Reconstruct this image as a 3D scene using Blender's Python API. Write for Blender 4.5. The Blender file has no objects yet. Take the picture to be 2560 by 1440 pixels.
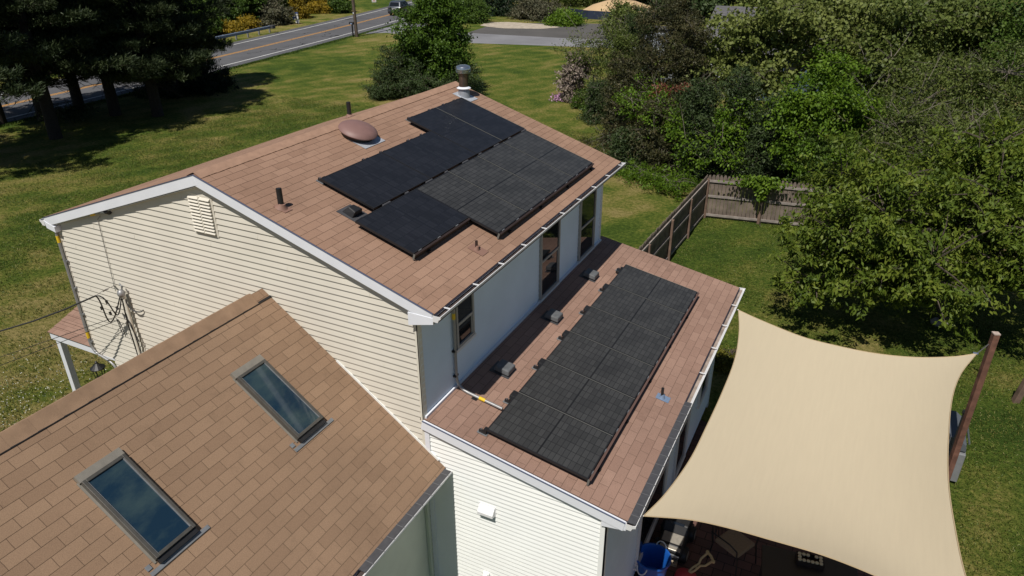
import bpy, math, random
import numpy as np
from mathutils import Vector, Matrix
rnd = random.Random(7)
scene = bpy.context.scene
COL = scene.collection
# ------------------------------------------------------------------ camera
CAM = Vector((8.721, -7.052, 3.251)); YAW, PIT, ROLL, FPX = 0.4621, -0.4663, -0.0037, 1806.3
def _axes():
    cy, sy, cp, sp, cr, sr = math.cos(YAW), math.sin(YAW), math.cos(PIT), math.sin(PIT), math.cos(ROLL), math.sin(ROLL)
    f = Vector((-sy*cp, cy*cp, sp)); r = Vector((cy, sy, 0)); u = r.cross(f)
    return cr*r+sr*u, -sr*r+cr*u, f
RT, UP, FW = _axes()
cd = bpy.data.cameras.new('camera'); cam = bpy.data.objects.new('camera', cd); COL.objects.link(cam)
M3 = Matrix((RT, UP, -FW)).transposed()
cam.matrix_world = Matrix.Translation(CAM) @ M3.to_4x4()
cd.sensor_width = 36; cd.lens = FPX/2560*36; cd.clip_start = .1; cd.clip_end = 2000
scene.camera = cam
# ------------------------------------------------------------------ light
SUN = Vector((0.0, .509, -.861)).normalized()      # direction the sunlight travels
world = bpy.data.worlds.new('World'); scene.world = world; world.use_nodes = True
nt = world.node_tree; bg = nt.nodes['Background']
sky = nt.nodes.new('ShaderNodeTexSky'); sky.sky_type = 'NISHITA'; sky.sun_disc = False
sky.sun_elevation = math.asin(-SUN.z); sky.sun_rotation = math.atan2(-SUN.x, -SUN.y)
sky.altitude = 50; sky.dust_density = .3; sky.ozone_density = 3.5
nt.links.new(sky.outputs[0], bg.inputs[0]); bg.inputs[1].default_value = .05
sd = bpy.data.lights.new('sun', 'SUN'); sd.energy = 4.9; sd.angle = math.radians(.5); sd.color = (1, .95, .88)
so = bpy.data.objects.new('sun', sd); COL.objects.link(so); so.rotation_euler = SUN.to_track_quat('-Z', 'Y').to_euler()
vs = scene.view_settings; vs.view_transform = 'Standard'; vs.look = 'None'; vs.exposure = -.12; vs.gamma = 1
scene.render.film_transparent = False
# ------------------------------------------------------------------ measured geometry (metres, ridge of the main roof is z=0)
GZ = -7.0
m, W1, W1L, L = .3338, 4.059, 4.076, 7.632
xw, za, ma, W2, LA = 3.656, -3.219, .1997, 6.885, 7.799
gx, gz, gm, gW = .90, -1.705, .7369, 3.144
YF = .10            # plane of the gable walls
XL, XR, XA = -3.9, 3.70, 6.58
def ray(px, py): return FW + RT*((px-1280)/FPX) - UP*((py-720)/FPX)
def atz(px, py, z): d = ray(px, py); return CAM + d*((z-CAM.z)/d.z)
def aty(px, py, y): d = ray(px, py); return CAM + d*((y-CAM.y)/d.y)
def atx(px, py, x): d = ray(px, py); return CAM + d*((x-CAM.x)/d.x)
class Slope:
    def __init__(s, o, mm, sgn=1):
        c = 1/math.sqrt(1+mm*mm); s.o = Vector(o); s.es = Vector((sgn*c, 0, -mm*c)); s.en = Vector((sgn*mm*c, 0, c)); s.ey = Vector((0, 1, 0)); s.c = c
    def p(s, y, t, h=0): return s.o + s.ey*y + s.es*t + s.en*h
    def hit(s, px, py, h=0):
        d = ray(px, py); P = s.o+s.en*h; q = CAM + d*(((P-CAM).dot(s.en))/d.dot(s.en)); v = q-s.o
        return v.y, v.dot(s.es)
US = Slope((0, 0, 0), m); LS = Slope((0, 0, 0), m, -1); AS = Slope((xw, 0, za), ma); GS = Slope((gx, 0, gz), gm); GLS = Slope((gx, 0, gz), gm, -1)
# ------------------------------------------------------------------ tagging and mesh helpers
def tag(o, label=None, cat=None, group=None, kind=None):
    if label: o['label'] = label
    if cat: o['category'] = cat
    if group: o['group'] = group
    if kind: o['kind'] = kind
    return o
def empty(name, loc, label, cat, group=None, rz=0):
    o = bpy.data.objects.new(name, None); COL.objects.link(o); o.location = loc; o.rotation_euler.z = rz; o.empty_display_size = .2
    bpy.context.view_layer.update()
    return tag(o, label, cat, group)
def link(o, parent=None):
    COL.objects.link(o)
    if parent:
        o.parent = parent
        mw = Matrix.Identity(4); p = parent; ch = []
        while p: ch.append(p.matrix_basis.copy() if not p.get('_id') else Matrix.Identity(4)); p = p.parent
        o.matrix_parent_inverse = chain(parent).inverted()
    return o
def chain(o):
    M = Matrix.Identity(4)
    while o:
        M = (o.matrix_parent_inverse @ Matrix.LocRotScale(o.location, o.rotation_euler, o.scale) if o.parent else Matrix.LocRotScale(o.location, o.rotation_euler, o.scale)) @ M
        o = o.parent
    return M
def dup(root, offset, label=None, local=True, rot=None):
    """copy of a thing with its parts and sub-parts, moved by offset"""
    def cp(o, par):
        c = o.copy(); COL.objects.link(c)
        if par: c.parent = par; c.matrix_parent_inverse = o.matrix_parent_inverse.copy()
        for k in o.children: cp(k, c)
        return c
    c = cp(root, None); c.location = Vector(root.location)+Vector(offset)
    if rot is not None: c.rotation_euler = rot
    if label: c['label'] = label
    return c
class MB:
    def __init__(s): s.v = []; s.f = []; s.uv = []
    def add(s, vs, fs, uvs=None):
        n = len(s.v); s.v += [tuple(v) for v in vs]
        for i, f in enumerate(fs):
            s.f.append([n+k for k in f]); s.uv.append(uvs[i] if uvs else [(0, 0)]*len(f))
        return s
    def quad(s, a, b, c, d, uv=None): return s.add([a, b, c, d], [(0, 1, 2, 3)], [uv] if uv else None)
    def hexa(s, p):   # p: 8 corners, bottom 4 ccw then top 4
        return s.add(p, [(3, 2, 1, 0), (4, 5, 6, 7), (0, 1, 5, 4), (1, 2, 6, 5), (2, 3, 7, 6), (3, 0, 4, 7)])
    def obox(s, o, a, b, c):
        o, a, b, c = Vector(o), Vector(a), Vector(b), Vector(c)
        if a.cross(b).dot(c) < 0: a, b = b, a
        return s.hexa([o, o+a, o+a+b, o+b, o+c, o+a+c, o+a+b+c, o+b+c])
    def box(s, lo, hi):
        lo, hi = Vector(lo), Vector(hi)
        return s.obox(lo, (hi.x-lo.x, 0, 0), (0, hi.y-lo.y, 0), (0, 0, hi.z-lo.z))
    def cbox(s, c, size, rz=0):
        R = Matrix.Rotation(rz, 3, 'Z'); a, b, d = R@Vector((size[0], 0, 0)), R@Vector((0, size[1], 0)), Vector((0, 0, size[2]))
        return s.obox(Vector(c)-a/2-b/2-d/2, a, b, d)
    def prism(s, pts, ext):
        pts = [Vector(p) for p in pts]; ext = Vector(ext); n = len(pts)
        nn = Vector((0, 0, 0))
        for i in range(n): nn += pts[i].cross(pts[(i+1) % n])
        if nn.dot(ext) < 0: pts.reverse()
        return s.add(pts+[p+ext for p in pts], [tuple(range(n))[::-1], tuple(range(n, 2*n))]+[(i, (i+1) % n, n+(i+1) % n, n+i) for i in range(n)])
    def tube(s, pts, r, n=8, cap=True):
        pts = [Vector(p) for p in pts]; rs = r if isinstance(r, (list, tuple)) else [r]*len(pts)
        rings = []; prev = None
        for i, p in enumerate(pts):
            t = (pts[min(i+1, len(pts)-1)]-pts[max(i-1, 0)]).normalized()
            if prev is None:
                a = t.orthogonal().normalized()
            else:
                a = (prev-t*prev.dot(t)); a = a.normalized() if a.length > 1e-6 else t.orthogonal().normalized()
            prev = a; b = t.cross(a)
            rings.append([p+(a*math.cos(2*math.pi*k/n)+b*math.sin(2*math.pi*k/n))*rs[i] for k in range(n)])
        vs = [v for R in rings for v in R]; fs = []
        for i in range(len(pts)-1):
            for k in range(n): fs.append((i*n+k, i*n+(k+1) % n, (i+1)*n+(k+1) % n, (i+1)*n+k))
        if cap: fs += [tuple(range(n))[::-1], tuple(range((len(pts)-1)*n, len(pts)*n))]
        return s.add(vs, fs)
    def lathe(s, prof, c=(0, 0, 0), n=24, M=None, sx=1, sy=1):
        c = Vector(c); vs = []; fs = []
        for r, z in prof:
            for k in range(n):
                v = Vector((r*sx*math.cos(2*math.pi*k/n), r*sy*math.sin(2*math.pi*k/n), z)); v = (M@v if M else v); vs.append(c+v)
        for i in range(len(prof)-1):
            for k in range(n): fs.append((i*n+k, i*n+(k+1) % n, (i+1)*n+(k+1) % n, (i+1)*n+k))
        if prof[0][0] > 1e-4: fs.append(tuple(range(n))[::-1])
        if prof[-1][0] > 1e-4: fs.append(tuple(range((len(prof)-1)*n, len(prof)*n)))
        return s.add(vs, fs)
    def build(s, name, mat, parent=None, smooth=False, bevel=0, uv=False):
        me = bpy.data.meshes.new(name); me.from_pydata(s.v, [], s.f)
        if uv:
            l = me.uv_layers.new(name='UVMap'); k = 0
            for fu in s.uv:
                for c in fu: l.data[k].uv = c; k += 1
        me.materials.append(mat); me.update()
        if smooth:
            me.polygons.foreach_set('use_smooth', [True]*len(me.polygons))
            me.set_sharp_from_angle(angle=math.radians(40))
        o = bpy.data.objects.new(name, me); link(o, parent)
        if bevel:
            b = o.modifiers.new('bevel', 'BEVEL'); b.width = bevel; b.segments = 2; b.limit_method = 'ANGLE'; b.angle_limit = math.radians(50)
        return o
# ------------------------------------------------------------------ materials
def mat(name, color=(.5, .5, .5), rough=.7, metal=0, spec=.5, noise=0, nscale=20, bump=0, bscale=60, coat=0):
    mt = bpy.data.materials.new(name); mt.use_nodes = True; n = mt.node_tree.nodes; l = mt.node_tree.links; b = n['Principled BSDF']
    b.inputs['Base Color'].default_value = (*color, 1); b.inputs['Roughness'].default_value = rough; b.inputs['Metallic'].default_value = metal
    b.inputs['Specular IOR Level'].default_value = spec; b.inputs['Coat Weight'].default_value = coat
    tc = n.new('ShaderNodeTexCoord')
    if noise:
        t = n.new('ShaderNodeTexNoise'); t.inputs['Scale'].default_value = nscale; t.inputs['Detail'].default_value = 6; l.new(tc.outputs['Object'], t.inputs['Vector'])
        mr = n.new('ShaderNodeMapRange'); mr.inputs[1].default_value = .3; mr.inputs[2].default_value = .7; mr.inputs[3].default_value = 1-noise; mr.inputs[4].default_value = 1+noise; l.new(t.outputs['Fac'], mr.inputs[0])
        hs = n.new('ShaderNodeMix'); hs.data_type = 'RGBA'; hs.blend_type = 'MULTIPLY'; hs.inputs[0].default_value = 1; hs.inputs[6].default_value = (*color, 1)
        l.new(mr.outputs[0], hs.inputs[7]); l.new(hs.outputs[2], b.inputs['Base Color'])
    if bump:
        t2 = n.new('ShaderNodeTexNoise'); t2.inputs['Scale'].default_value = bscale; t2.inputs['Detail'].default_value = 4; l.new(tc.outputs['Object'], t2.inputs['Vector'])
        bp = n.new('ShaderNodeBump'); bp.inputs['Strength'].default_value = bump; bp.inputs['Distance'].default_value = .01; l.new(t2.outputs['Fac'], bp.inputs['Height']); l.new(bp.outputs[0], b.inputs['Normal'])
    return mt
def N(mt): return mt.node_tree.nodes, mt.node_tree.links, mt.node_tree.nodes['Principled BSDF']
def ramp(n, stops):
    r = n.new('ShaderNodeValToRGB'); e = r.color_ramp.elements
    while len(e) < len(stops): e.new(.5)
    for i, (p, c) in enumerate(stops): e[i].position = p; e[i].color = (*c, 1)
    return r
def math_node(n, l, op, a, b=None):
    k = n.new('ShaderNodeMath'); k.operation = op
    for i, x in enumerate((a, b)):
        if x is None: continue
        if isinstance(x, (int, float)): k.inputs[i].default_value = x
        else: l.new(x, k.inputs[i])
    return k.outputs[0]
def mixc(n, l, fac, a, b, mode='MIX'):
    k = n.new('ShaderNodeMix'); k.data_type = 'RGBA'; k.blend_type = mode
    for i, x in ((0, fac), (6, a), (7, b)):
        if isinstance(x, (int, float)): k.inputs[i].default_value = x
        elif isinstance(x, tuple): k.inputs[i].default_value = (*x, 1)
        else: l.new(x, k.inputs[i])
    return k.outputs[2]
def noise(n, l, vec, scale, detail=4, rough=.55):
    t = n.new('ShaderNodeTexNoise'); t.inputs['Scale'].default_value = scale; t.inputs['Detail'].default_value = detail; t.inputs['Roughness'].default_value = rough
    if vec: l.new(vec, t.inputs['Vector'])
    return t.outputs['Fac']
def shingle_mat(name, c1, c2, w=.333, h=.143):
    mt = mat(name, c1, .92, spec=.2); n, l, b = N(mt)
    uv = n.new('ShaderNodeUVMap'); uv.uv_map = 'UVMap'
    # slight wobble so that cutouts are not ruler straight
    wob = n.new('ShaderNodeTexNoise'); wob.inputs['Scale'].default_value = 9; l.new(uv.outputs[0], wob.inputs['Vector'])
    vm = n.new('ShaderNodeVectorMath'); vm.operation = 'MULTIPLY_ADD'; l.new(wob.outputs['Color'], vm.inputs[0]); vm.inputs[1].default_value = (.012, .004, 0); l.new(uv.outputs[0], vm.inputs[2])
    br = n.new('ShaderNodeTexBrick'); l.new(vm.outputs[0], br.inputs['Vector']); br.offset = .5; br.offset_frequency = 2
    br.inputs['Scale'].default_value = 1; br.inputs['Brick Width'].default_value = w; br.inputs['Row Height'].default_value = h
    br.inputs['Mortar Size'].default_value = .0035; br.inputs['Mortar Smooth'].default_value = .3; br.inputs['Bias'].default_value = 0
    br.inputs['Color1'].default_value = (*c1, 1); br.inputs['Color2'].default_value = (*c2, 1); br.inputs['Mortar'].default_value = tuple(x*.45 for x in c2)+(1,)
    tc = n.new('ShaderNodeTexCoord')
    big = noise(n, l, tc.outputs['Object'], .55, 3); mr = n.new('ShaderNodeMapRange'); l.new(big, mr.inputs[0]); mr.inputs[1].default_value = .3; mr.inputs[2].default_value = .7; mr.inputs[3].default_value = .9; mr.inputs[4].default_value = 1.1
    g = noise(n, l, tc.outputs['Object'], 160, 2); mg = n.new('ShaderNodeMapRange'); l.new(g, mg.inputs[0]); mg.inputs[1].default_value = .3; mg.inputs[2].default_value = .7; mg.inputs[3].default_value = .8; mg.inputs[4].default_value = 1.2
    st = noise(n, l, tc.outputs['Object'], 2.7, 6, .7); ms = n.new('ShaderNodeMapRange'); l.new(st, ms.inputs[0]); ms.inputs[1].default_value = .55; ms.inputs[2].default_value = .8; ms.inputs[3].default_value = 1; ms.inputs[4].default_value = .78
    k = math_node(n, l, 'MULTIPLY', mr.outputs[0], mg.outputs[0]); k = math_node(n, l, 'MULTIPLY', k, ms.outputs[0])
    c = mixc(n, l, 1.0, br.outputs['Color'], k, 'MULTIPLY'); l.new(c, b.inputs['Base Color'])
    bp = n.new('ShaderNodeBump'); bp.inputs['Strength'].default_value = .35; bp.inputs['Distance'].default_value = .004
    hh = math_node(n, l, 'SUBTRACT', g, br.outputs['Fac']); l.new(hh, bp.inputs['Height']); l.new(bp.outputs[0], b.inputs['Normal'])
    return mt
M_SH = shingle_mat('shingle_tan', (.325, .203, .142), (.275, .168, .116))
M_SHA = shingle_mat('shingle_rose', (.312, .198, .150), (.262, .162, .122))
M_SHG = shingle_mat('shingle_brown', (.290, .190, .122), (.245, .158, .101))
M_CAP = mat('ridge_shingle', (.34, .212, .148), .92, spec=.2, noise=.12, nscale=7, bump=.3, bscale=200)
M_CAPG = mat('ridge_shingle_brown', (.285, .185, .118), .92, spec=.2, noise=.14, nscale=5, bump=.3, bscale=200)
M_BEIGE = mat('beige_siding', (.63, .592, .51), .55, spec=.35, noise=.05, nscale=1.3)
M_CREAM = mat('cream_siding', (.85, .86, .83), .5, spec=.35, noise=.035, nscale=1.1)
M_SHADE = mat('shade_tinted_siding', (.73, .83, .93), .55, spec=.3, noise=.04, nscale=1.5)  # blue of skylit shade is put into this siding colour
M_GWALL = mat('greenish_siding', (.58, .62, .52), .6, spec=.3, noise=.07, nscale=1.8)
M_WHITE = mat('white_aluminium', (.76, .78, .83), .4, spec=.5, noise=.03, nscale=3)
M_CORNER = mat('cream_corner', (.70, .67, .57), .5, spec=.4, noise=.04, nscale=4)
M_GUT = mat('gutter_white', (.72, .72, .72), .4, spec=.5, noise=.06, nscale=6)
M_GUTIN = mat('gutter_inside', (.07, .05, .045), .8, noise=.4, nscale=8)
M_DRIP = mat('drip_edge', (.03, .03, .05), .6)
M_DRIPB = mat('drip_edge_blue', (.08, .10, .17), .6)
M_GREY = mat('grey_flashing', (.22, .23, .24), .5, metal=.3, noise=.15, nscale=10)
M_LEAD = mat('pale_flashing', (.5, .52, .56), .45, metal=.3, noise=.15, nscale=20)
M_LEADD = mat('dull_flashing', (.15, .15, .155), .5, metal=.3); M_FRAME = mat('skylight_frame', (.085, .08, .07), .45, metal=.2, noise=.15, nscale=10)
M_BLACK = mat('black_plastic', (.015, .015, .016), .5, noise=.2, nscale=10)
M_DGREY = mat('dark_grey_paint', (.06, .06, .065), .6, noise=.15, nscale=15)
M_BOX = mat('grey_vent_plastic', (.11, .115, .12), .6, noise=.2, nscale=12, bump=.2, bscale=40)
M_BROWNV = mat('brown_vent', (.22, .125, .11), .55, noise=.06, nscale=8)
M_STEEL = mat('galvanised', (.55, .58, .62), .25, metal=.9, noise=.1, nscale=20)
M_RUST = mat('sooty_steel', (.16, .12, .10), .35, metal=.8, noise=.35, nscale=7)
M_PIPE = mat('conduit_grey', (.33, .33, .33), .45, metal=.4, noise=.1, nscale=15)
M_YEL = mat('yellow_band', (.75, .5, .02), .6)
M_CABLE = mat('cable_black', (.02, .02, .02), .6)
M_CABLEG = mat('cable_grey', (.25, .24, .22), .6)
M_WIN = mat('window_frame', (.36, .35, .33), .5, noise=.06, nscale=6)
M_WINW = mat('window_white', (.7, .71, .72), .45, noise=.04, nscale=6)
def glass(name, col, rough=.03):
    mt = mat(name, col, rough, spec=.6); return mt
M_PANE = glass('dark_glass', (.012, .014, .018))
M_SKYG = glass('blue_skylight_glass', (.014, .036, .058), .06)
def _mottle_reflection(mt, c1, c2):
    n, l, b = N(mt); tc = n.new('ShaderNodeTexCoord'); mp = n.new('ShaderNodeMapping'); mp.inputs['Rotation'].default_value = (0, 0, .5); mp.inputs['Scale'].default_value = (2.2, .9, 1); l.new(tc.outputs['Object'], mp.inputs[0]); f = noise(n, l, mp.outputs[0], 1.6, 6, .6)
    r = ramp(n, [(.42, c1), (.62, c2)]); l.new(f, r.inputs[0]); l.new(r.outputs[0], b.inputs['Base Color'])
_mottle_reflection(M_SKYG, (.010, .028, .05), (.036, .062, .070))  # pale mottling in the base colour stands in for reflections on the glass
def pv_mat(name, cell, line, portrait=True):
    mt = mat(name, cell, .38, spec=.35); n, l, b = N(mt); uv = n.new('ShaderNodeUVMap'); uv.uv_map = 'UVMap'; sp = n.new('ShaderNodeSeparateXYZ'); l.new(uv.outputs[0], sp.inputs[0])
    def lines(o, k, w):
        f = math_node(n, l, 'FRACT', math_node(n, l, 'MULTIPLY', o, k)); d = math_node(n, l, 'ABSOLUTE', math_node(n, l, 'SUBTRACT', f, .5)); return math_node(n, l, 'GREATER_THAN', d, .5-w)
    a = lines(sp.outputs[0], 20, .045); c = lines(sp.outputs[1], 6, .028)
    cen = math_node(n, l, 'LESS_THAN', math_node(n, l, 'ABSOLUTE', math_node(n, l, 'SUBTRACT', sp.outputs[0], .5)), .0075)
    q = math_node(n, l, 'MAXIMUM', math_node(n, l, 'MAXIMUM', a, c), cen)
    tc = n.new('ShaderNodeTexCoord'); g = noise(n, l, tc.outputs['Object'], 90, 2); g2 = noise(n, l, tc.outputs['Object'], 1.3, 4)
    # each cell a hair different
    wn = n.new('ShaderNodeTexWhiteNoise'); wn.noise_dimensions = '2D'; cm = n.new('ShaderNodeCombineXYZ')
    l.new(math_node(n, l, 'FLOOR', math_node(n, l, 'MULTIPLY', sp.outputs[0], 20)), cm.inputs[0]); l.new(math_node(n, l, 'FLOOR', math_node(n, l, 'MULTIPLY', sp.outputs[1], 6)), cm.inputs[1]); l.new(cm.outputs[0], wn.inputs['Vector'])
    k = math_node(n, l, 'ADD', math_node(n, l, 'MULTIPLY', g, .5), math_node(n, l, 'MULTIPLY', g2, .45)); k = math_node(n, l, 'ADD', k, math_node(n, l, 'MULTIPLY', wn.outputs[0], .35)); k = math_node(n, l, 'ADD', k, .32)
    cc = mixc(n, l, 1.0, cell, k, 'MULTIPLY'); c2 = mixc(n, l, q, cc, line); l.new(c2, b.inputs['Base Color'])
    return mt
M_PV = pv_mat('solar_cells', (.045, .045, .044), (.012, .012, .012)); M_PVD = pv_mat('solar_cells_dark', (.016, .017, .021), (.010, .011, .014))
M_PVF = mat('solar_frame', (.025, .025, .027), .4, metal=.3); M_PVLIP = mat('solar_frame_lip', (.14, .14, .125), .5)
M_SKIRT = mat('array_skirt', (.028, .017, .014), .6, noise=.2, nscale=6); M_SKIRTT = mat('array_skirt_edge', (.12, .07, .055), .5)
# ------------------------------------------------------------------ ground and road materials
def ground_mat():
    mt = mat('lawn', (.06, .1, .02), .95, spec=.1); n, l, b = N(mt); tc = n.new('ShaderNodeTexCoord'); P = tc.outputs['Object']
    big = noise(n, l, P, .09, 5, .6); mid = noise(n, l, P, .55, 6, .65); fine = noise(n, l, P, 7, 6, .75); vf = noise(n, l, P, 34, 3, .7)
    s = math_node(n, l, 'ADD', math_node(n, l, 'MULTIPLY', big, .55), math_node(n, l, 'MULTIPLY', mid, .45))
    s = math_node(n, l, 'ADD', s, math_node(n, l, 'MULTIPLY', math_node(n, l, 'SUBTRACT', fine, .5), .35))
    # mowing bands across the front lawn
    mp = n.new('ShaderNodeMapping'); l.new(P, mp.inputs[0]); mp.inputs['Rotation'].default_value = (0, 0, math.radians(24)); w = n.new('ShaderNodeTexWave'); w.wave_type = 'BANDS'; w.inputs['Scale'].default_value = .2; w.inputs['Distortion'].default_value = 1.2; w.inputs['Detail'].default_value = 2; l.new(mp.outputs[0], w.inputs[0])
    s = math_node(n, l, 'ADD', s, math_node(n, l, 'MULTIPLY', math_node(n, l, 'SUBTRACT', w.outputs['Fac'], .5), .035))
    r = ramp(n, [(.36, (.040, .072, .011)), (.44, (.072, .108, .016)), (.49, (.118, .138, .025)), (.54, (.185, .170, .046)), (.63, (.27, .215, .085))]); l.new(s, r.inputs[0])
    mr = n.new('ShaderNodeMapRange'); l.new(math_node(n, l, 'MULTIPLY', math_node(n, l, 'ADD', vf, fine), .5), mr.inputs[0]); mr.inputs[1].default_value = .34; mr.inputs[2].default_value = .66; mr.inputs[3].default_value = .45; mr.inputs[4].default_value = 1.5
    c = mixc(n, l, 1.0, r.outputs[0], mr.outputs[0], 'MULTIPLY'); l.new(c, b.inputs['Base Color'])
    bp = n.new('ShaderNodeBump'); bp.inputs['Strength'].default_value = .9; bp.inputs['Distance'].default_value = .06; l.new(math_node(n, l, 'ADD', fine, vf), bp.inputs['Height']); l.new(bp.outputs[0], b.inputs['Normal'])
    return mt
def asphalt(name, col, crack=True):
    mt = mat(name, col, .9, spec=.2); n, l, b = N(mt); tc = n.new('ShaderNodeTexCoord'); P = tc.outputs['Object']
    f = noise(n, l, P, 25, 4, .7); g = noise(n, l, P, .35, 4); k = math_node(n, l, 'ADD', math_node(n, l, 'MULTIPLY', f, .5), math_node(n, l, 'MULTIPLY', g, .5)); mr = n.new('ShaderNodeMapRange'); l.new(k, mr.inputs[0]); mr.inputs[1].default_value = .3; mr.inputs[2].default_value = .7; mr.inputs[3].default_value = .75; mr.inputs[4].default_value = 1.25
    c = mixc(n, l, 1.0, col, mr.outputs[0], 'MULTIPLY')
    if crack:
        wv = n.new('ShaderNodeTexNoise'); wv.inputs['Scale'].default_value = .6; l.new(P, wv.inputs['Vector']); vm = n.new('ShaderNodeVectorMath'); vm.operation = 'MULTIPLY_ADD'; l.new(wv.outputs['Color'], vm.inputs[0]); vm.inputs[1].default_value = (2.5, 2.5, 0); l.new(P, vm.inputs[2])
        v = n.new('ShaderNodeTexVoronoi'); v.feature = 'DISTANCE_TO_EDGE'; v.inputs['Scale'].default_value = .16; l.new(vm.outputs[0], v.inputs['Vector'])
        q = math_node(n, l, 'LESS_THAN', v.outputs['Distance'], .006); gate = math_node(n, l, 'GREATER_THAN', noise(n, l, P, .2, 2), .5)
        c = mixc(n, l, math_node(n, l, 'MULTIPLY', q, gate), c, (.012, .012, .012))
    l.new(c, b.inputs['Base Color']); return mt
M_LAWN = ground_mat(); M_ROAD = asphalt('asphalt', (.105, .105, .11)); M_DRIVE = asphalt('driveway_asphalt', (.21, .21, .22), False); M_LOT = asphalt('dark_gravel', (.10, .095, .09), False)
M_LINEW = mat('road_white', (.62, .62, .6), .8, noise=.15, nscale=3); M_LINEY = mat('road_yellow', (.55, .27, .05), .8, noise=.2, nscale=3)
M_SAND = mat('pale_gravel', (.42, .36, .28), .95, noise=.25, nscale=2, bump=.5, bscale=8)
# ================================================================== SETTING
def sheet(name, pts, z, mt, label):
    mb = MB(); mb.add([(x, y, z) for x, y in pts], [tuple(range(len(pts)))]); o = mb.build(name, mt)
    if o.data.polygons[0].normal.z < 0: o.data.flip_normals()
    return tag(o, label, kind='structure')
mb = MB(); mb.quad((-600, -300, GZ), (500, -300, GZ), (500, 700, GZ), (-600, 700, GZ)); tag(mb.build('ground', M_LAWN), 'mown green and straw coloured lawn all around the house', kind='structure')
def road_pt(y, off):
    def xn(y):
        y2 = max(y, -10); base = -37.4-.0905*(y2-17.9)-.00092*(y2-17.9)**2
        return base if y >= -10 else xn(-10)+(y+10)*(.0391)*-1
    x = xn(y); s = (xn(y+.5)-xn(y-.5)); t = Vector((s, 1, 0)).normalized(); nrm = Vector((-t.y, t.x, 0))
    return Vector((x, y, 0))+nrm*off
def ribbon(name, o0, o1, y0, y1, z, mt, step=2.0):
    mb = MB(); n = int((y1-y0)/step)
    for i in range(n):
        a, b = y0+i*(y1-y0)/n, y0+(i+1)*(y1-y0)/n
        q = [road_pt(a, o0), road_pt(b, o0), road_pt(b, o1), road_pt(a, o1)]
        mb.quad(*[(p.x, p.y, z) for p in q])
    o = mb.build(name, mt)
    if o.data.polygons[0].normal.z < 0: o.data.flip_normals()
    return o
tag(ribbon('road', -1.25, 7.9, -80, 260, GZ+.012, M_ROAD), 'two lane grey asphalt road crossing beyond the front lawn', kind='structure')
tag(ribbon('road_edge_line_near', -.07, .07, -80, 260, GZ+.017, M_LINEW), 'solid white edge line on the lawn side of the road', kind='structure')
tag(ribbon('road_edge_line_far', 6.72, 6.86, -80, 260, GZ+.017, M_LINEW), 'solid white edge line on the far side of the road', kind='structure')
mb = MB()
tag(ribbon('road_centre_line', 3.22, 3.34, -80, 260, GZ+.017, M_LINEY), 'yellow centre line nearer the lawn', kind='structure')
tag(ribbon('road_centre_line_far', 3.48, 3.60, -80, 260, GZ+.017, M_LINEY), 'yellow centre line farther from the lawn', kind='structure')
def zz(px, py): p = atz(px, py, GZ); return (p.x, p.y)
_a, _b = road_pt(57, -1.0), road_pt(74, -1.0)
sheet('driveway', [(_a.x, _a.y), zz(965, 82), zz(1040, 90), zz(1155, 107), zz(1440, 117), zz(1700, 128), zz(1700, 104), zz(1440, 97), zz(1160, 82), zz(1080, 74), (_b.x, _b.y)], GZ+.008, M_DRIVE, 'pale grey driveway joining the road beyond the lawn')
sheet('gravel_lot', [zz(1165, 83), zz(1440, 98), zz(1700, 105), zz(1700, 66), zz(1440, 58), zz(1300, 58), zz(1230, 62)], GZ+.004, M_LOT, 'dark gravel parking area behind the pale driveway')
sp = []
for k in range(28):
    a = 2*math.pi*k/28; rr = 1+.07*math.sin(3*a+1)+.05*math.sin(7*a); p = zz(1291, 64); sp.append((p[0]+4.6*rr*math.cos(a), p[1]+2.6*rr*math.sin(a)))
tag(sheet('gravel_patch', sp, GZ+.016, M_SAND, 'pale patch of crushed stone on the dark gravel lot'), kind='structure')
M_PAVE = mat('patio_pavers', (.12, .062, .05), .85); n_, l_, b_ = N(M_PAVE); tc_ = n_.new('ShaderNodeTexCoord'); br_ = n_.new('ShaderNodeTexBrick'); l_.new(tc_.outputs['Object'], br_.inputs[0]); br_.inputs['Scale'].default_value = 1; br_.inputs['Brick Width'].default_value = .3; br_.inputs['Row Height'].default_value = .2; br_.inputs['Mortar Size'].default_value = .008
br_.inputs['Color1'].default_value = (.16, .08, .062, 1); br_.inputs['Color2'].default_value = (.10, .055, .045, 1); br_.inputs['Mortar'].default_value = (.03, .02, .018, 1); l_.new(br_.outputs[0], b_.inputs['Base Color'])
sheet('patio', [(XA, -2.5), (11.2, -2.5), (11.2, 5.6), (XA, 7.0)], GZ+.02, M_PAVE, 'reddish brown paver patio under the shade sail')
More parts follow.
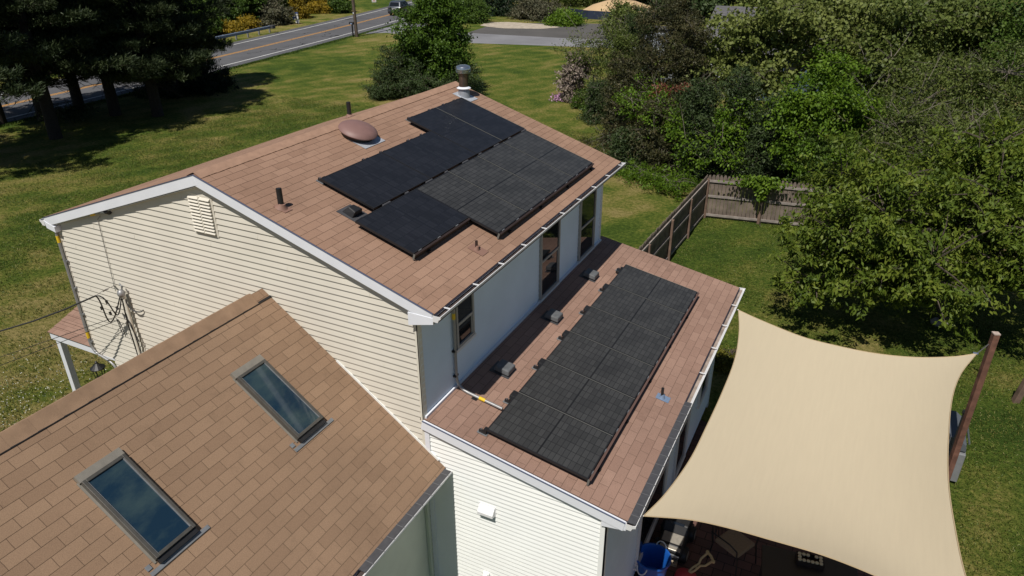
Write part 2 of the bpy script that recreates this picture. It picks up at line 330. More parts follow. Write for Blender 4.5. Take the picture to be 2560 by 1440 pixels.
# ================================================================== HOUSE
house = empty('house', (0, 0, GZ), 'two storey house with brown shingle roofs, beige and cream lap siding and a garage wing', 'house')
def roof(name, S, y0, y1, s0, s1, mt, label, course=.143, thick=.05, step=.0015):
    """courses as real overlapping laps"""
    mb = MB(); t = s0; i = 0
    while t < s1-1e-4:
        e = min(t+course, s1); w = e-t
        # lower end of every course stands proud, upper end tucks under
        a, b, c, d = S.p(y0, t, 0), S.p(y1, t, 0), S.p(y1, e, step*w/course), S.p(y0, e, step*w/course)
        off = 0
        uv = [(y0, -t+50*course), (y1, -t+50*course), (y1, -e+50*course), (y0, -e+50*course)]
        mb.quad(d, c, b, a, [uv[3], uv[2], uv[1], uv[0]])
        mb.quad(S.p(y0, e, 0), S.p(y1, e, 0), c, d)
        t = e
    mb.quad(S.p(y0, s0, -thick), S.p(y1, s0, -thick), S.p(y1, s1, -thick), S.p(y0, s1, -thick))
    for y in (y0, y1): mb.quad(S.p(y, s0, 0), S.p(y, s1, 0), S.p(y, s1, -thick), S.p(y, s0, -thick))
    mb.quad(S.p(y0, s1, 0), S.p(y1, s1, 0), S.p(y1, s1, -thick), S.p(y0, s1, -thick)); mb.quad(S.p(y0, s0, 0), S.p(y1, s0, 0), S.p(y1, s0, -thick), S.p(y0, s0, -thick))
    o = mb.build(name, mt, house, uv=True); o['label'] = label; return o
sl = lambda w, mm: w*math.sqrt(1+mm*mm)
roof_main = roof('roof', US, 0, L, .0, sl(W1, m), M_SH, 'tan shingle roof slope of the main block, carrying the upper solar panels')
roof('roof', LS, 0, L, .0, sl(W1L, m), M_SH, 'far tan shingle slope of the main block, seen edge on')
roof_add = roof('roof', AS, YF-.02, LA, .0, sl(W2-xw, ma), M_SHA, 'lower rosy shingle roof of the rear addition')
roof_gar = roof('roof', GS, -9.5, YF-.02, .0, sl(gW, gm), M_SHG, 'brown shingle slope of the garage wing with two skylights')
roof('roof', GLS, -9.5, YF-.02, .0, sl(gW, gm), M_SHG, 'hidden far slope of the garage wing')
def ridgecap(S1, S2, y0, y1, w, mt, parent, label, seg=.14):
    mb = MB(); n = int((y1-y0)/seg)
    for i in range(n):
        a = y0+i*seg; b = min(a+seg+.02, y1); h0, h1 = (.012, .024) if seg < .2 else (.022, .025)
        jit = rnd.uniform(-.004, .004) if seg < .2 else 0
        A, B = S1.p(a, w+jit, h0*.6), S1.p(b, w+jit, h1*.6); Cc, D = S1.p(b, .0, h1+.010), S1.p(a, .0, h0+.010)
        E, F = S2.p(b, w+jit, h1*.6), S2.p(a, w+jit, h0*.6)
        Dm, Cm = S1.p(a, .05, h0+.008), S1.p(b, .05, h1+.008); Dn, Cn = S2.p(a, .05, h0+.008), S2.p(b, .05, h1+.008)
        top = Vector((0, 0, .006))
        mb.quad(A, Dm, Cm, B); mb.quad(Dm, D+top, Cc+top, Cm); mb.quad(D+top, Dn, Cn, Cc+top); mb.quad(Dn, F, E, Cn)
        mb.quad(B, Cm, S1.p(b, .05, 0), S1.p(b, w, 0)); mb.quad(Cm, Cc, S1.p(b, 0, 0), S1.p(b, .05, 0))
        mb.quad(S1.p(a, w+jit, 0), A, B, S1.p(b, w+jit, 0)); mb.quad(F, S2.p(a, w, 0), S2.p(b, w, 0), E)
    o = mb.build('ridge_cap', mt, parent); o['label'] = label; return o
ridgecap(US, LS, 0, L, .155, M_CAP, roof_main, 'overlapping tan ridge shingles')
# garage ridge cap is a thick vented cap with a dark gap on the visible side
ridgecap(GS, GLS, -9.5, YF-.02, .19, M_CAPG, roof_gar, 'raised brown ridge vent cap', .31)
mb = MB(); mb.obox(GS.p(-9.5, .165, .006), GS.ey*9.58, GS.es*.034, GS.en*.008); mb.build('ridge_vent_gap', M_BLACK, roof_gar)
# --- siding
def siding(mb, o, u, n, z0, z1, ext, expo, t=.021):
    o, u, n = Vector(o), Vector(u), Vector(n); z = z1; k = 0
    rows = int(math.ceil((z1-z0)/expo))
    for i in range(rows):
        zt = z1-i*expo; zb = max(zt-expo, z0)
        (a0, b0), (a1, b1) = ext(zb), ext(zt)
        if b0-a0 < .01: continue
        if b1 < a1: a1 = b1 = (a1+b1)/2
        P = lambda a, z, d: o+u*a+Vector((0, 0, z))+n*d
        q = [P(a0, zb, t), P(b0, zb, t), P(b1, zt, 0), P(a1, zt, 0)]
        if u.cross(Vector((0, 0, 1))).dot(n) < 0: q = q[::-1]
        mb.quad(*q)
        mb.quad(P(a0, zb, 0), P(b0, zb, 0), P(b0, zb, t), P(a0, zb, t))
    return mb
def gable_ext(z):
    zc = z+.05
    hi = min(XR, (-zc)/m) if zc < 0 else 0
    lo = max(XL, -((-zc)/m)) if zc < 0 else 0
    return (lo, hi)
FNY = (0, -1, 0)
mb = MB(); siding(mb, (0, YF, 0), (1, 0, 0), FNY, -4.16, -.06, gable_ext, .102)
for i in range(34):
    zt = -.06-.102*rnd.randint(3, 38); lo_, hi_ = gable_ext(zt); xx = rnd.uniform(lo_+.3, hi_-.3); mb.prism([(xx, YF-.001, zt-.002), (xx, YF-.0265, zt-.100), (xx, YF-.010, zt-.100), (xx, YF, zt-.002)], (.004, 0, 0))
mb.build('wall', M_BEIGE, house)['label'] = 'beige lap sided gable wall of the upper storey'
mb = MB(); siding(mb, (0, YF, 0), (1, 0, 0), FNY, GZ+.25, -4.162, lambda z: (-3.36, XR), .102)
mb.box((XL+.001, YF+.02, -4.165), (XR, L-.12, -4.16)); mb.build('wall', M_BEIGE, house)['label'] = 'beige lap sided ground storey wall set back under the overhang'
mb = MB(); mb.box((-3.36, YF+.05, GZ), (XR-.02, YF+.12, GZ+.27)); mb.build('foundation', M_GREY, house)
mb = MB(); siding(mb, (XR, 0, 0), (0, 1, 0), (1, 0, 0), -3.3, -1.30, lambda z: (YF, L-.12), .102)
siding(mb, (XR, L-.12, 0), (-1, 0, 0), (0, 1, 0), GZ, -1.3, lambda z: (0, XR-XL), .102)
mb.build('wall', M_SHADE, house)['label'] = 'lap sided wall above the rear addition, coloured with its bluish shade'
mb = MB(); siding(mb, (XL, 0, 0), (0, 1, 0), (-1, 0, 0), -4.16, -1.3, lambda z: (YF, L-.12), .102); siding(mb, (-3.36, 0, 0), (0, 1, 0), (-1, 0, 0), GZ, -4.16, lambda z: (YF, L-.12), .102)
mb.build('wall', M_BEIGE, house)['label'] = 'front wall facing the road'
# addition walls
roofz_a = lambda x: za-ma*(x-xw)
def add_ext(z):
    xm = xw+(za-.06-z)/ma
    return (XR+.09, min(XA, xm)) if xm > XR+.09 else (XR+.09, XR+.09)
# clip left side below slope: rows whose right end is limited by the roof slope
mb = MB()
z1 = -3.29; expo = .080; rows = int((z1-GZ-.2)/expo)
for i in range(rows):
    zt = z1-i*expo; zb = zt-expo
    b0, b1 = [min(XA-.06, max(xw+(za-.05-z)/ma, XR+.09)) for z in (zb, zt)]; a = XR+.09
    if b0-a < .01: continue
    yb = YF-.020
    mb.quad((a, yb, zb), (b0, yb, zb), (b1, YF, zt), (a, YF, zt)); mb.quad((a, YF, zb), (b0, YF, zb), (b0, yb, zb), (a, yb, zb))
mb.build('wall', M_CREAM, house)['label'] = 'bright cream lap sided end wall of the rear addition'
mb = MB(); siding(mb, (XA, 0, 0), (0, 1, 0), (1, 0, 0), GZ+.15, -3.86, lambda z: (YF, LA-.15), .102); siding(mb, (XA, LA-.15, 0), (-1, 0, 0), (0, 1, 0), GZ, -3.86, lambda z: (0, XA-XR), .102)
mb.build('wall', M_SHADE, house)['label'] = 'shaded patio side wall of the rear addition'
# garage walls
XG = gx+gW-.40
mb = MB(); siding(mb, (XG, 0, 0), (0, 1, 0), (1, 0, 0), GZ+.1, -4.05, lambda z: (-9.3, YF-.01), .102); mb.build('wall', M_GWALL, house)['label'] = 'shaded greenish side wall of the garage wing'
mb = MB(); mb.box((gx-gW+.4, -9.3, GZ), (gx-gW+.45, YF, -4.05)); mb.box((gx-gW+.45, -9.3, GZ), (XG, -9.25, -4.05)); mb.build('wall', M_GWALL, house)['label'] = 'far walls of the garage wing'
mb = MB(); mb.box((XG+.004, -9.3, -4.14), (gx+gW-.01, YF-.02, -4.11)); mb.build('soffit', M_GWALL, house)
# corner boards
mb = MB(); mb.box((XR-.03, YF-.03, -3.72), (XR+.018, YF-.002, -1.30)); mb.box((XR+.0, YF-.03, -3.3), (XR+.02, YF+.07, -1.30)); mb.build('corner_board', M_CORNER, house)
mb = MB(); mb.box((XL-.02, YF-.022, -4.17), (XL+.03, YF-.002, -1.40)); mb.box((XL-.021, YF, -4.17), (XL-.001, YF+.07, -1.40)); mb.build('corner_board', M_BEIGE, house)
mb = MB(); mb.box((XR+.02, YF-.035, GZ), (XR+.10, YF-.004, -3.29)); mb.build('corner_board', M_WHITE, house)
mb = MB(); mb.box((XA-.07, YF-.032, GZ), (XA+.02, YF-.004, -3.95)); mb.box((XA+.0, YF-.032, GZ), (XA+.02, YF+.06, -3.9)); mb.build('corner_board', M_CREAM, house)
mb = MB(); mb.box((XR-.02, L-.20, -3.3), (XR+.022, L-.10, -1.30)); mb.build('corner_board', M_WHITE, house)
mb = MB(); mb.box((XA-.02, LA-.24, GZ), (XA+.024, LA-.14, -3.9)); mb.build('corner_board', M_WHITE, house)
# starter strip where the main corner continues below the addition roof
mb = MB(); mb.box((XR-.02, YF-.024, -4.2), (XR+.02, YF-.004, -3.72)); mb.build('corner_board', M_CORNER, house)
# --- rake fascia boards
def rake(S, t0, t1, y, w, label, mt=M_WHITE, proud=.03, drip=M_DRIPB):
    mb = MB(); mb.obox(S.p(y-.012, t0, -.012-w), S.es*(t1-t0), S.ey*(proud+.009), S.en*w); o = mb.build('rake_board', mt, house, bevel=.004); o['label'] = label
    mb = MB(); mb.obox(S.p(y-.020, t0, -.010), S.es*(t1-t0), S.ey*.017, S.en*.008); mb.build('drip_edge', drip, o)
    return o
rake(US, 0.0, sl(W1, m)-.02, 0.0, .155, 'white rake board running down right from the main gable peak')
rake(LS, 0.0, sl(W1L, m)-.02, -.002, .155, 'white rake board running down left from the main gable peak')
mb = MB(); mb.prism([(-.12, -.004, -.19), (0, -.004, -.16), (.12, -.004, -.19), (.1, -.004, -.06), (0, -.004, -.012), (-.1, -.004, -.06)], (0, .01, 0)); 
rake(AS, .06, sl(W2-xw, ma)-.02, YF-.06, .15, 'white rake board of the rear addition', proud=.04)
# rake soffits closing the gap between rake board and wall
mb = MB(); mb.obox(US.p(.03, 0.02, -.19), US.es*(sl(W1, m)-.1), US.ey*(YF-.02), US.en*.01); mb.obox(LS.p(.03, 0.02, -.19), LS.es*(sl(W1L, m)-.1), LS.ey*(YF-.02), LS.en*.01); mb.build('soffit', M_WHITE, house)
# eave returns (boxed ends)
def eave_box(x0, x1, ztop, y0, y1, label):
    mb = MB(); mb.prism([(x0, y0, ztop(x0)-.20), (x1, y0, ztop(x1)-.07), (x1, y0, ztop(x1)-.17), (x0, y0, ztop(x1)-.27)], (0, y1-y0, 0)); o = mb.build('eave_return', M_WHITE, house, bevel=.003); o['label'] = label
zm = lambda x: -m*abs(x)
eave_box(XR-.06, W1-.02, lambda x: -m*x, -.017, .10, 'white boxed eave end at the right corner of the main gable')
mb = MB(); mb.prism([(-W1L+.02, -.019, zm(W1L)-.05), (XL+.1, -.019, zm(XL)-.19), (XL+.1, -.019, zm(W1L)-.24), (-W1L+.05, -.019, zm(W1L)-.19)], (0, .11, 0)); o = mb.build('eave_return', M_WHITE, house, bevel=.003); o['label'] = 'white boxed eave end at the left corner of the main gable'
mb = MB(); mb.prism([(XA-.05, YF-.064, roofz_a(XA)-.14), (W2-.01, YF-.064, roofz_a(W2)-.02), (W2-.01, YF-.064, roofz_a(W2)-.14), (XA-.05, YF-.064, roofz_a(XA)-.26)], (0, .08, 0)); o = mb.build('eave_return', M_WHITE, house, bevel=.003); o['label'] = 'white boxed eave end of the rear addition'
# eave soffits
mb = MB(); mb.box((XR+.0, .06, -1.50), (W1-.03, L-.03, -1.48)); mb.build('soffit', M_WHITE, house)
mb = MB(); mb.box((-W1L+.03, .06, -1.50), (XL, L-.03, -1.48)); mb.build('soffit', M_WHITE, house)
mb = MB(); mb.box((XA, .06, -4.01), (W2-.03, LA-.03, -3.99)); mb.build('soffit', M_WHITE, house)
mb = MB(); mb.box((W1-.045, 0.0, zm(W1)-.17), (W1-.02, L, zm(W1)-.055)); mb.build('fascia', M_WHITE, house)
mb = MB(); mb.box((W2-.045, YF, roofz_a(W2)-.17), (W2-.02, LA, roofz_a(W2)-.055)); mb.build('fascia', M_WHITE, house)
mb = MB(); mb.box((gx+gW-.045, -9.5, gz-gm*gW-.17), (gx+gW-.02, YF-.03, gz-gm*gW-.07)); mb.build('fascia', M_WHITE, house)
# --- gutters: open K channels with dark inside and white hangers
def gutter(x0, z, y0, y1, sgn, label, hang, inside=M_GUTIN, w=.125, guard=None, mt=M_GUT):
    mb = MB(); X = lambda d: x0+sgn*d
    prof = [(0.0, 0.0), (0.0, -.095), (.075, -.095), (.095, -.05), (w, -.03), (w, .004), (w-.012, .004), (w-.012, -.022), (.088, -.044), (.070, -.088), (.006, -.088), (.006, 0)]
    mb.prism([(X(a), y0, z+b) for a, b in prof], (0, y1-y0, 0)); g = mb.build('gutter', mt, house); g['label'] = label
    for y in (y0, y1-.004):
        mb = MB(); mb.prism([(X(a), y-.002 if y == y0 else y+.002, z+b) for a, b in [(0, 0), (0, -.095), (.075, -.095), (.095, -.05), (w, -.03), (w, .002)]], (0, .004, 0)); mb.build('gutter_end', mt, g)
    mb = MB(); mb.box((min(X(.007), X(.086)), y0+.01, z-.087), (max(X(.007), X(.086)), y1-.01, z-.05)); mb.build('gutter_inside', inside, g)
    y = y0+.25
    while y < y1-.1:
        if not guard or y > guard: mb = MB(); mb.box((min(X(0), X(w-.002)), y, z-.004), (max(X(0), X(w-.002)), y+.022, z+.007)); mb.build('gutter_hanger', M_GUT, g)
        y += hang
    return g
g1 = gutter(W1-.018, zm(W1)-.018, -.02, L+.02, 1, 'white gutter along the right eave of the main roof', .80)
g2 = gutter(-W1L+.03, zm(W1L)-.055, -.02, L+.02, -1, 'white gutter on the road side eave', .9)
g3 = gutter(W2-.018, roofz_a(W2)-.018, YF-.06, LA+.05, 1, 'weathered white gutter along the patio side eave', .95, inside=mat('gutter_dry', (.3, .24, .2), .8, noise=.3, nscale=5), w=.14, guard=3.2)
g4 = gutter(gx+gW-.018, gz-gm*gW-.02, -9.5, YF-.03, 1, 'gutter with black leaf guard along the garage eave', 5, w=.14, guard=9)
def leaf_guard(g, x0, z, y0, y1):
    mb = MB(); mb.obox((x0+.002, y0, z+.010), (.128, 0, -.004), (0, y1-y0, 0), (0, 0, .006)); mb.build('leaf_guard', M_DGREY, g)
    y = y0+.15
    while y < y1: mb = MB(); mb.obox((x0+.002, y, z+.0165), (.128, .0, -.004), (0.02, .010, 0), (0, 0, .003)); mb.build('guard_seam', M_LEADD, g); y += .23
leaf_guard(g3, W2-.016, roofz_a(W2)-.014, YF-.04, 3.1); leaf_guard(g4, gx+gW-.016, gz-gm*gW-.016, -2.05, YF-.05)
# roof drip lines
mb = MB(); mb.box((W1-.02, 0, zm(W1)-.03), (W1+.012, L, zm(W1)-.012)); mb.build('drip_edge', M_DRIP, house)
mb = MB(); mb.box((W2-.02, YF, roofz_a(W2)-.03), (W2+.012, LA, roofz_a(W2)-.012)); mb.build('drip_edge', M_DRIP, house)
mb = MB(); mb.box((gx+gW-.02, -9.5, gz-gm*gW-.035), (gx+gW+.006, YF-.02, gz-gm*gW-.014)); mb.build('drip_edge', M_DRIP, house)
# downspout in the inner corner of the garage wing
mb = MB(); mb.box((XG+.015, YF-.10, GZ+.1), (XG+.075, YF-.03, -4.2)); mb.build('downspout', M_GWALL, house, bevel=.01)
# cream flashing where the garage slope meets the main gable wall
mb = MB(); mb.obox(GS.p(YF-.036, 1.6, .004), GS.es*(sl(gW, gm)-1.75), GS.ey*.014, GS.en*.035); mb.build('step_flashing', M_CREAM, house)
mb = MB(); mb.box((XR+.022, YF, roofz_a(XR)-.005), (XR+.05, L-.1, roofz_a(XR)+.035)); mb.build('wall_flashing', M_WHITE, house)
# --- gable vent with louvres
v0, v1, vz0, vz1 = -.29, .15, -.97, -.38
gv = MB(); gv.box((v0-.035, YF-.022, vz0-.035), (v1+.035, YF-.002, vz1+.035)); gv = gv.build('gable_vent', M_BEIGE, house, bevel=.004); gv['label'] = 'cream louvred attic vent in the beige gable'
k = 11; hgt = (vz1-vz0)/k; mid = (v0+v1)/2
mb = MB()
for i in range(k):
    for a, b in ((v0, mid-.012), (mid+.012, v1)):
        zb = vz0+i*hgt; mb.prism([(a, YF-.024, zb+hgt*.95), (a, YF-.062, zb+hgt*.35), (a, YF-.055, zb+hgt*.18), (a, YF-.024, zb+hgt*.30)], (b-a, 0, 0))
mb.build('louvre', M_BEIGE, gv); mb = MB(); mb.box((mid-.012, YF-.05, vz0), (mid+.012, YF-.022, vz1)); mb.build('mullion', M_BEIGE, gv)
# --- windows on the +X wall
def window(x, y0, y1, z0, z1, zr, label, frame=M_WIN, parent=house):
    fw = .045; mb = MB()
    mb.box((x, y0, z0), (x+.05, y0+fw, z1)); mb.box((x, y1-fw, z0), (x+.05, y1, z1)); mb.box((x, y0+fw, z1-fw), (x+.05, y1-fw, z1)); mb.box((x, y0+fw, z0), (x+.05, y1-fw, z0+fw))
    w = mb.build('window', frame, parent, bevel=.003); w['label'] = label
    mb = MB(); mb.box((x, y0+fw+.001, zr-.022), (x+.044, y1-fw-.001, zr+.022)); mb.box((x, y0+fw+.001, z0+fw+.001), (x+.035, y0+fw+.03, zr-.023)); mb.box((x, y1-fw-.03, z0+fw+.001), (x+.035, y1-fw-.001, zr-.023)); mb.build('sash', frame, w)
    mb = MB(); mb.quad((x+.028, y0+fw, zr), (x+.028, y1-fw, zr), (x+.028, y1-fw, z1-fw), (x+.028, y0+fw, z1-fw)); mb.build('pane', M_PANE, w)
    mb = MB(); mb.quad((x+.022, y0+fw, z0+fw), (x+.022, y1-fw, z0+fw), (x+.022, y1-fw, zr), (x+.022, y0+fw, zr)); mb.build('pane', M_PANE, w)
    mb = MB(); mb.box((x-.0, y0-.03, z0-.05), (x+.055, y1+.03, z0-.002)); mb.build('sill', M_WINW, w)
    return w
window(XR+.014, 1.04, 1.58, -2.56, -1.50, -2.16, 'small double hung window near the main gable corner', M_WIN)
window(XR+.014, 4.14, 5.03, -3.17, -1.50, -2.40, 'tall window in the middle of the shaded wall reflecting the lower roof')
window(XR+.014, 6.12, 7.02, -3.17, -1.50, -2.46, 'tall window at the far end of the shaded wall')
for i, (a, b, z0_) in enumerate(((1.9, 3.6, GZ+.35), (4.3, 5.2, GZ+.35), (6.1, 6.9, -6.0))):
    window(XA+.014, a, b, z0_, -4.45, (z0_-4.45)/2, ['wide patio door in the shaded addition wall', 'back door in the addition wall beside the patio', 'window at the far end of the patio side wall'][i], M_WINW)
# --- portico on the road side
pt = empty('portico', (-5.0, 2.0, GZ), 'small shingled portico with white posts on the road side of the house', 'portico')
def portico():
    y0, y1, x0, x1, ze = .42, 3.4, -5.98, -3.37, -4.42; yr = (y0+y1)/2; zr = ze+.50
    mb = MB(); rows = 9
    for sg in (0, 1):
        for i in range(rows):
            f0, f1 = i/rows, (i+1)/rows; ya, yb = (y0+(yr-y0)*f0, y0+(yr-y0)*f1) if sg == 0 else (y1+(yr-y1)*f0, y1+(yr-y1)*f1); z0, z1 = ze+(zr-ze)*f0, ze+(zr-ze)*f1
            ss = .18*i; q = [(x0, ya, z0+.012), (x1, ya, z0+.012), (x1, yb, z1), (x0, yb, z1)]; uv = [(x0, ss), (x1, ss), (x1, ss+.178), (x0, ss+.178)]
            if sg: q, uv = q[::-1], uv[::-1]
            mb.quad(*q, uv)
            mb.quad((x0, ya, z0), (x1, ya, z0), (x1, ya, z0+.012), (x0, ya, z0+.012))
    mb.build('roof', M_SHA, pt, uv=True)
    mb = MB(); mb.box((x0+.03, y0+.02, ze-.16), (x1, y0+.05, ze-.002)); mb.box((x0+.03, y1-.05, ze-.16), (x1, y1-.02, ze-.002)); mb.box((x0+.02, y0+.05, ze-.16), (x0+.05, y1-.05, ze-.002)); mb.build('fascia', M_WHITE, pt)
    mb = MB(); mb.prism([(x0+.02, y0+.03, ze-.002), (x0+.02, y1-.03, ze-.002), (x0+.02, yr, zr-.02)], (.03, 0, 0)); mb.build('gable', M_WHITE, pt)
    mb = MB(); mb.box((x0+.05, y0+.05, ze-.15), (x1, y1-.05, ze-.12)); mb.build('ceiling', M_WHITE, pt)
    for yy in (y0+.12, y1-.12): mb = MB(); mb.box((x0+.10, yy-.065, GZ), (x0+.23, yy+.065, ze-.16)); mb.build('post', M_WHITE, pt, bevel=.006)
portico()
mb = MB(); mb.box((-5.9, .5, GZ), (-3.4, 3.3, GZ+.16)); mb.build('step', M_DRIVE, pt)
# --- conduit around the gable with yellow bands
def wallpt(px, py, y=YF-.05): p = aty(px, py, y); return p
cnd = empty('conduit', (XL, 0, GZ), 'grey electrical conduit with yellow bands climbing the left edge of the beige gable', 'conduit')
def bendpath(pts, r=.12, n=5):
    out = [Vector(pts[0])]
    for i in range(1, len(pts)-1):
        a, b, c = Vector(pts[i-1]), Vector(pts[i]), Vector(pts[i+1]); u, v = (a-b).normalized(), (c-b).normalized(); rr = min(r, (a-b).length*.45, (c-b).length*.45)
        for k in range(n+1):
            t = k/n; p = (b+u*rr)*(1-t)**2+b*2*t*(1-t)+(b+v*rr)*t*t; out.append(p)
    out.append(Vector(pts[-1])); return out
yc = YF-.055
pA = aty(250, 531, yc); pB = aty(150, 562, yc); pC = aty(226, 872, yc); pC.x = pB.x = XL+.0-.0; pD = aty(277, 893, yc); pE = Vector((pD.x+.05, yc, GZ+.3))
path = bendpath([pA, Vector((XL-.005, yc, pB.z-.02)), Vector((XL-.005, yc, -4.10)), Vector((-3.30, yc, -4.26)), Vector((-3.30, yc, GZ+.4))], .2)
mb = MB(); mb.tube(path, .024, 10); mb.build('pipe', M_PIPE, cnd, smooth=True)
def band(a, b, r=.027, par=cnd): mb = MB(); mb.tube([a, b], r, 10); mb.build('band', M_YEL, par, smooth=True)
band(pA.lerp(path[1], .10), pA.lerp(path[1], .21)); band((XL-.005, yc, -1.70), (XL-.005, yc, -1.83)); band((XL-.005, yc, -3.68), (XL-.005, yc, -3.82))
for z in (-2.2, -2.75, -3.3, -3.9): mb = MB(); mb.cbox((XL+.0, yc+.02, z), (.10, .05, .03)); mb.build('clip', M_GREY, cnd)
mb = MB(); mb.tube([pA+Vector((-.02, 0, -.0)), pA+Vector((.07, 0, .025)), pA+Vector((.16, 0, .05))], [.03, .05, .05], 10); mb.build('junction_box', M_GREY, cnd, smooth=True)
mb = MB(); mb.tube([pA+Vector((.16, 0, .045)), pA+Vector((.20, .0, .05)), pA+Vector((.20, .04, .02))], .045, 8); mb.build('elbow', M_BLACK, cnd, smooth=True)
# --- service mast
mast = empty('service_mast', (-2.45, YF-.09, -4), 'tan service mast with weatherhead and black drip loops on the beige gable', 'service mast')
ym = YF-.10; mT = aty(308, 735, ym); mx = mT.x
mb = MB(); mb.tube([(mx, ym, mT.z), (mx+.0, ym, -5.3)], .030, 10); mb.build('mast', M_CORNER, mast, smooth=True)
mb = MB(); mb.lathe([(.035, -.05), (.06, -.02), (.07, .02), (.055, .06), (.02, .09), (0, .095)], (mx-.02, ym-.02, mT.z), 12); mb.build('weatherhead', M_PIPE, mast, smooth=True)
mb = MB(); mb.tube([(mx, ym, mT.z+.08), (mx+.01, ym, mT.z+.16), (mx-.03, ym, mT.z+.20)], .012, 6); mb.tube([(mx, ym+.0, mT.z+.1), (mx+.05, ym, mT.z+.17)], .010, 6); mb.build('hook', M_GREY, mast)
far1 = aty(-260, 905, -3.2)
def sag(a, b, s, n=14): a, b = Vector(a), Vector(b); return [a.lerp(b, i/n)+Vector((0, 0, -s*4*(i/n)*(1-i/n))) for i in range(n+1)]
att = aty(238, 740, -.35)     # where the triplex cable splits
def loop(a, c1, c2, b, n=12): a, c1, c2, b = map(Vector, (a, c1, c2, b)); return [a*(1-t)**3+c1*3*t*(1-t)**2+c2*3*t*t*(1-t)+b*t**3 for t in [i/n for i in range(n+1)]]
head = Vector((mx-.05, ym-.03, mT.z-.03))
mb = MB(); mb.tube(loop(att, aty(262, 745, -.25), aty(272, 880, -.1), head), .012, 6); mb.tube(loop(att, aty(280, 728, -.25), aty(296, 850, -.1), head+Vector((.03, 0, 0))), .012, 6)
for q in [(253, 770), (266, 755), (275, 783), (292, 770)]: p = aty(*q, -.15); mb.tube([p+Vector((0, 0, .03)), p-Vector((-.02, 0, .03))], .022, 6)
mb.build('drip_loop', M_CABLE, mast)
mb = MB(); mb.tube([att, aty(258, 726, -.25), aty(284, 715, -.02)], .006, 5); mb.tube([aty(257, 728, -.25), aty(270, 722, -.15)], .014, 6); mb.tube([aty(284, 715, -.02), aty(284, 713, YF)], .012, 5); mb.build('neutral_wire', M_CABLEG, mast)
mb = MB(); mb.tube(loop((mx+.03, ym, mT.z-.1), (mx+.04, ym-.03, mT.z-.3), (mx+.30, ym, mT.z-.35), (mx+.32, YF-.02, mT.z-.28)), .012, 6)
mb.tube(loop((mx-.04, ym-.02, mT.z-.25), (mx-.10, ym-.04, mT.z-.6), (mx+.22, ym, mT.z-1.05), (mx+.04, ym-.02, mT.z-.9)), .010, 6)
mb.tube(loop((mx-.05, ym-.01, mT.z-.1), (mx-.10, ym-.02, mT.z-.6), (mx-.08, ym, mT.z-1.0), (mx-.02, ym-.01, mT.z-1.6)), .012, 6)
mb.tube(loop((mx-.16, ym-.01, mT.z-.45), (mx+.10, ym-.06, mT.z-.35), (mx+.05, ym, mT.z-.9), (mx+.06, ym-.01, mT.z-1.5)), .009, 6)
mb.build('telephone_cables', M_CABLE, mast)
mb = MB(); p0_ = aty(244, 548, YF-.03); mb.tube([aty(250, 540, YF-.03), p0_, aty(262, 620, YF-.03), aty(289, 728, YF-.04)], .006, 5); mb.build('ground_wire', M_CABLEG, mast)
# overhead service wires
def wire(name, pts, r, label, mt=M_CABLE, group=None): mb = MB(); mb.tube(pts, r, 6); o = mb.build(name, mt); return tag(o, label, 'cable', group)
P0 = aty(0, 828, -1.2); dirv = (P0-att); wire('service_drop', [att-dirv.normalized()*.02, att]+[att+dirv*t+Vector((0, 0, .35*t*(t-1)*.5)) for t in (.33, .66, 1, 1.6, 3)], .015, 'thick twisted service cable running left from the weatherhead', M_CABLE)
for (a, b, yy, lab) in (((288, 793), (0, 893), -.9, 'upper thin telephone wire running left below the service cable'), ((296, 800), (0, 914), -.7, 'lower thin telephone wire running left below the service cable')):
    A_ = aty(*a, ym-.02); B_ = aty(*b, yy); d_ = B_-A_; wire('telephone_wire', [A_+Vector((.05, .02, -.35)), A_+Vector((.02, 0, -.02))]+[A_+d_*t for t in (0, .3, .6, 1, 2.2)], .006, lab, M_CABLE)
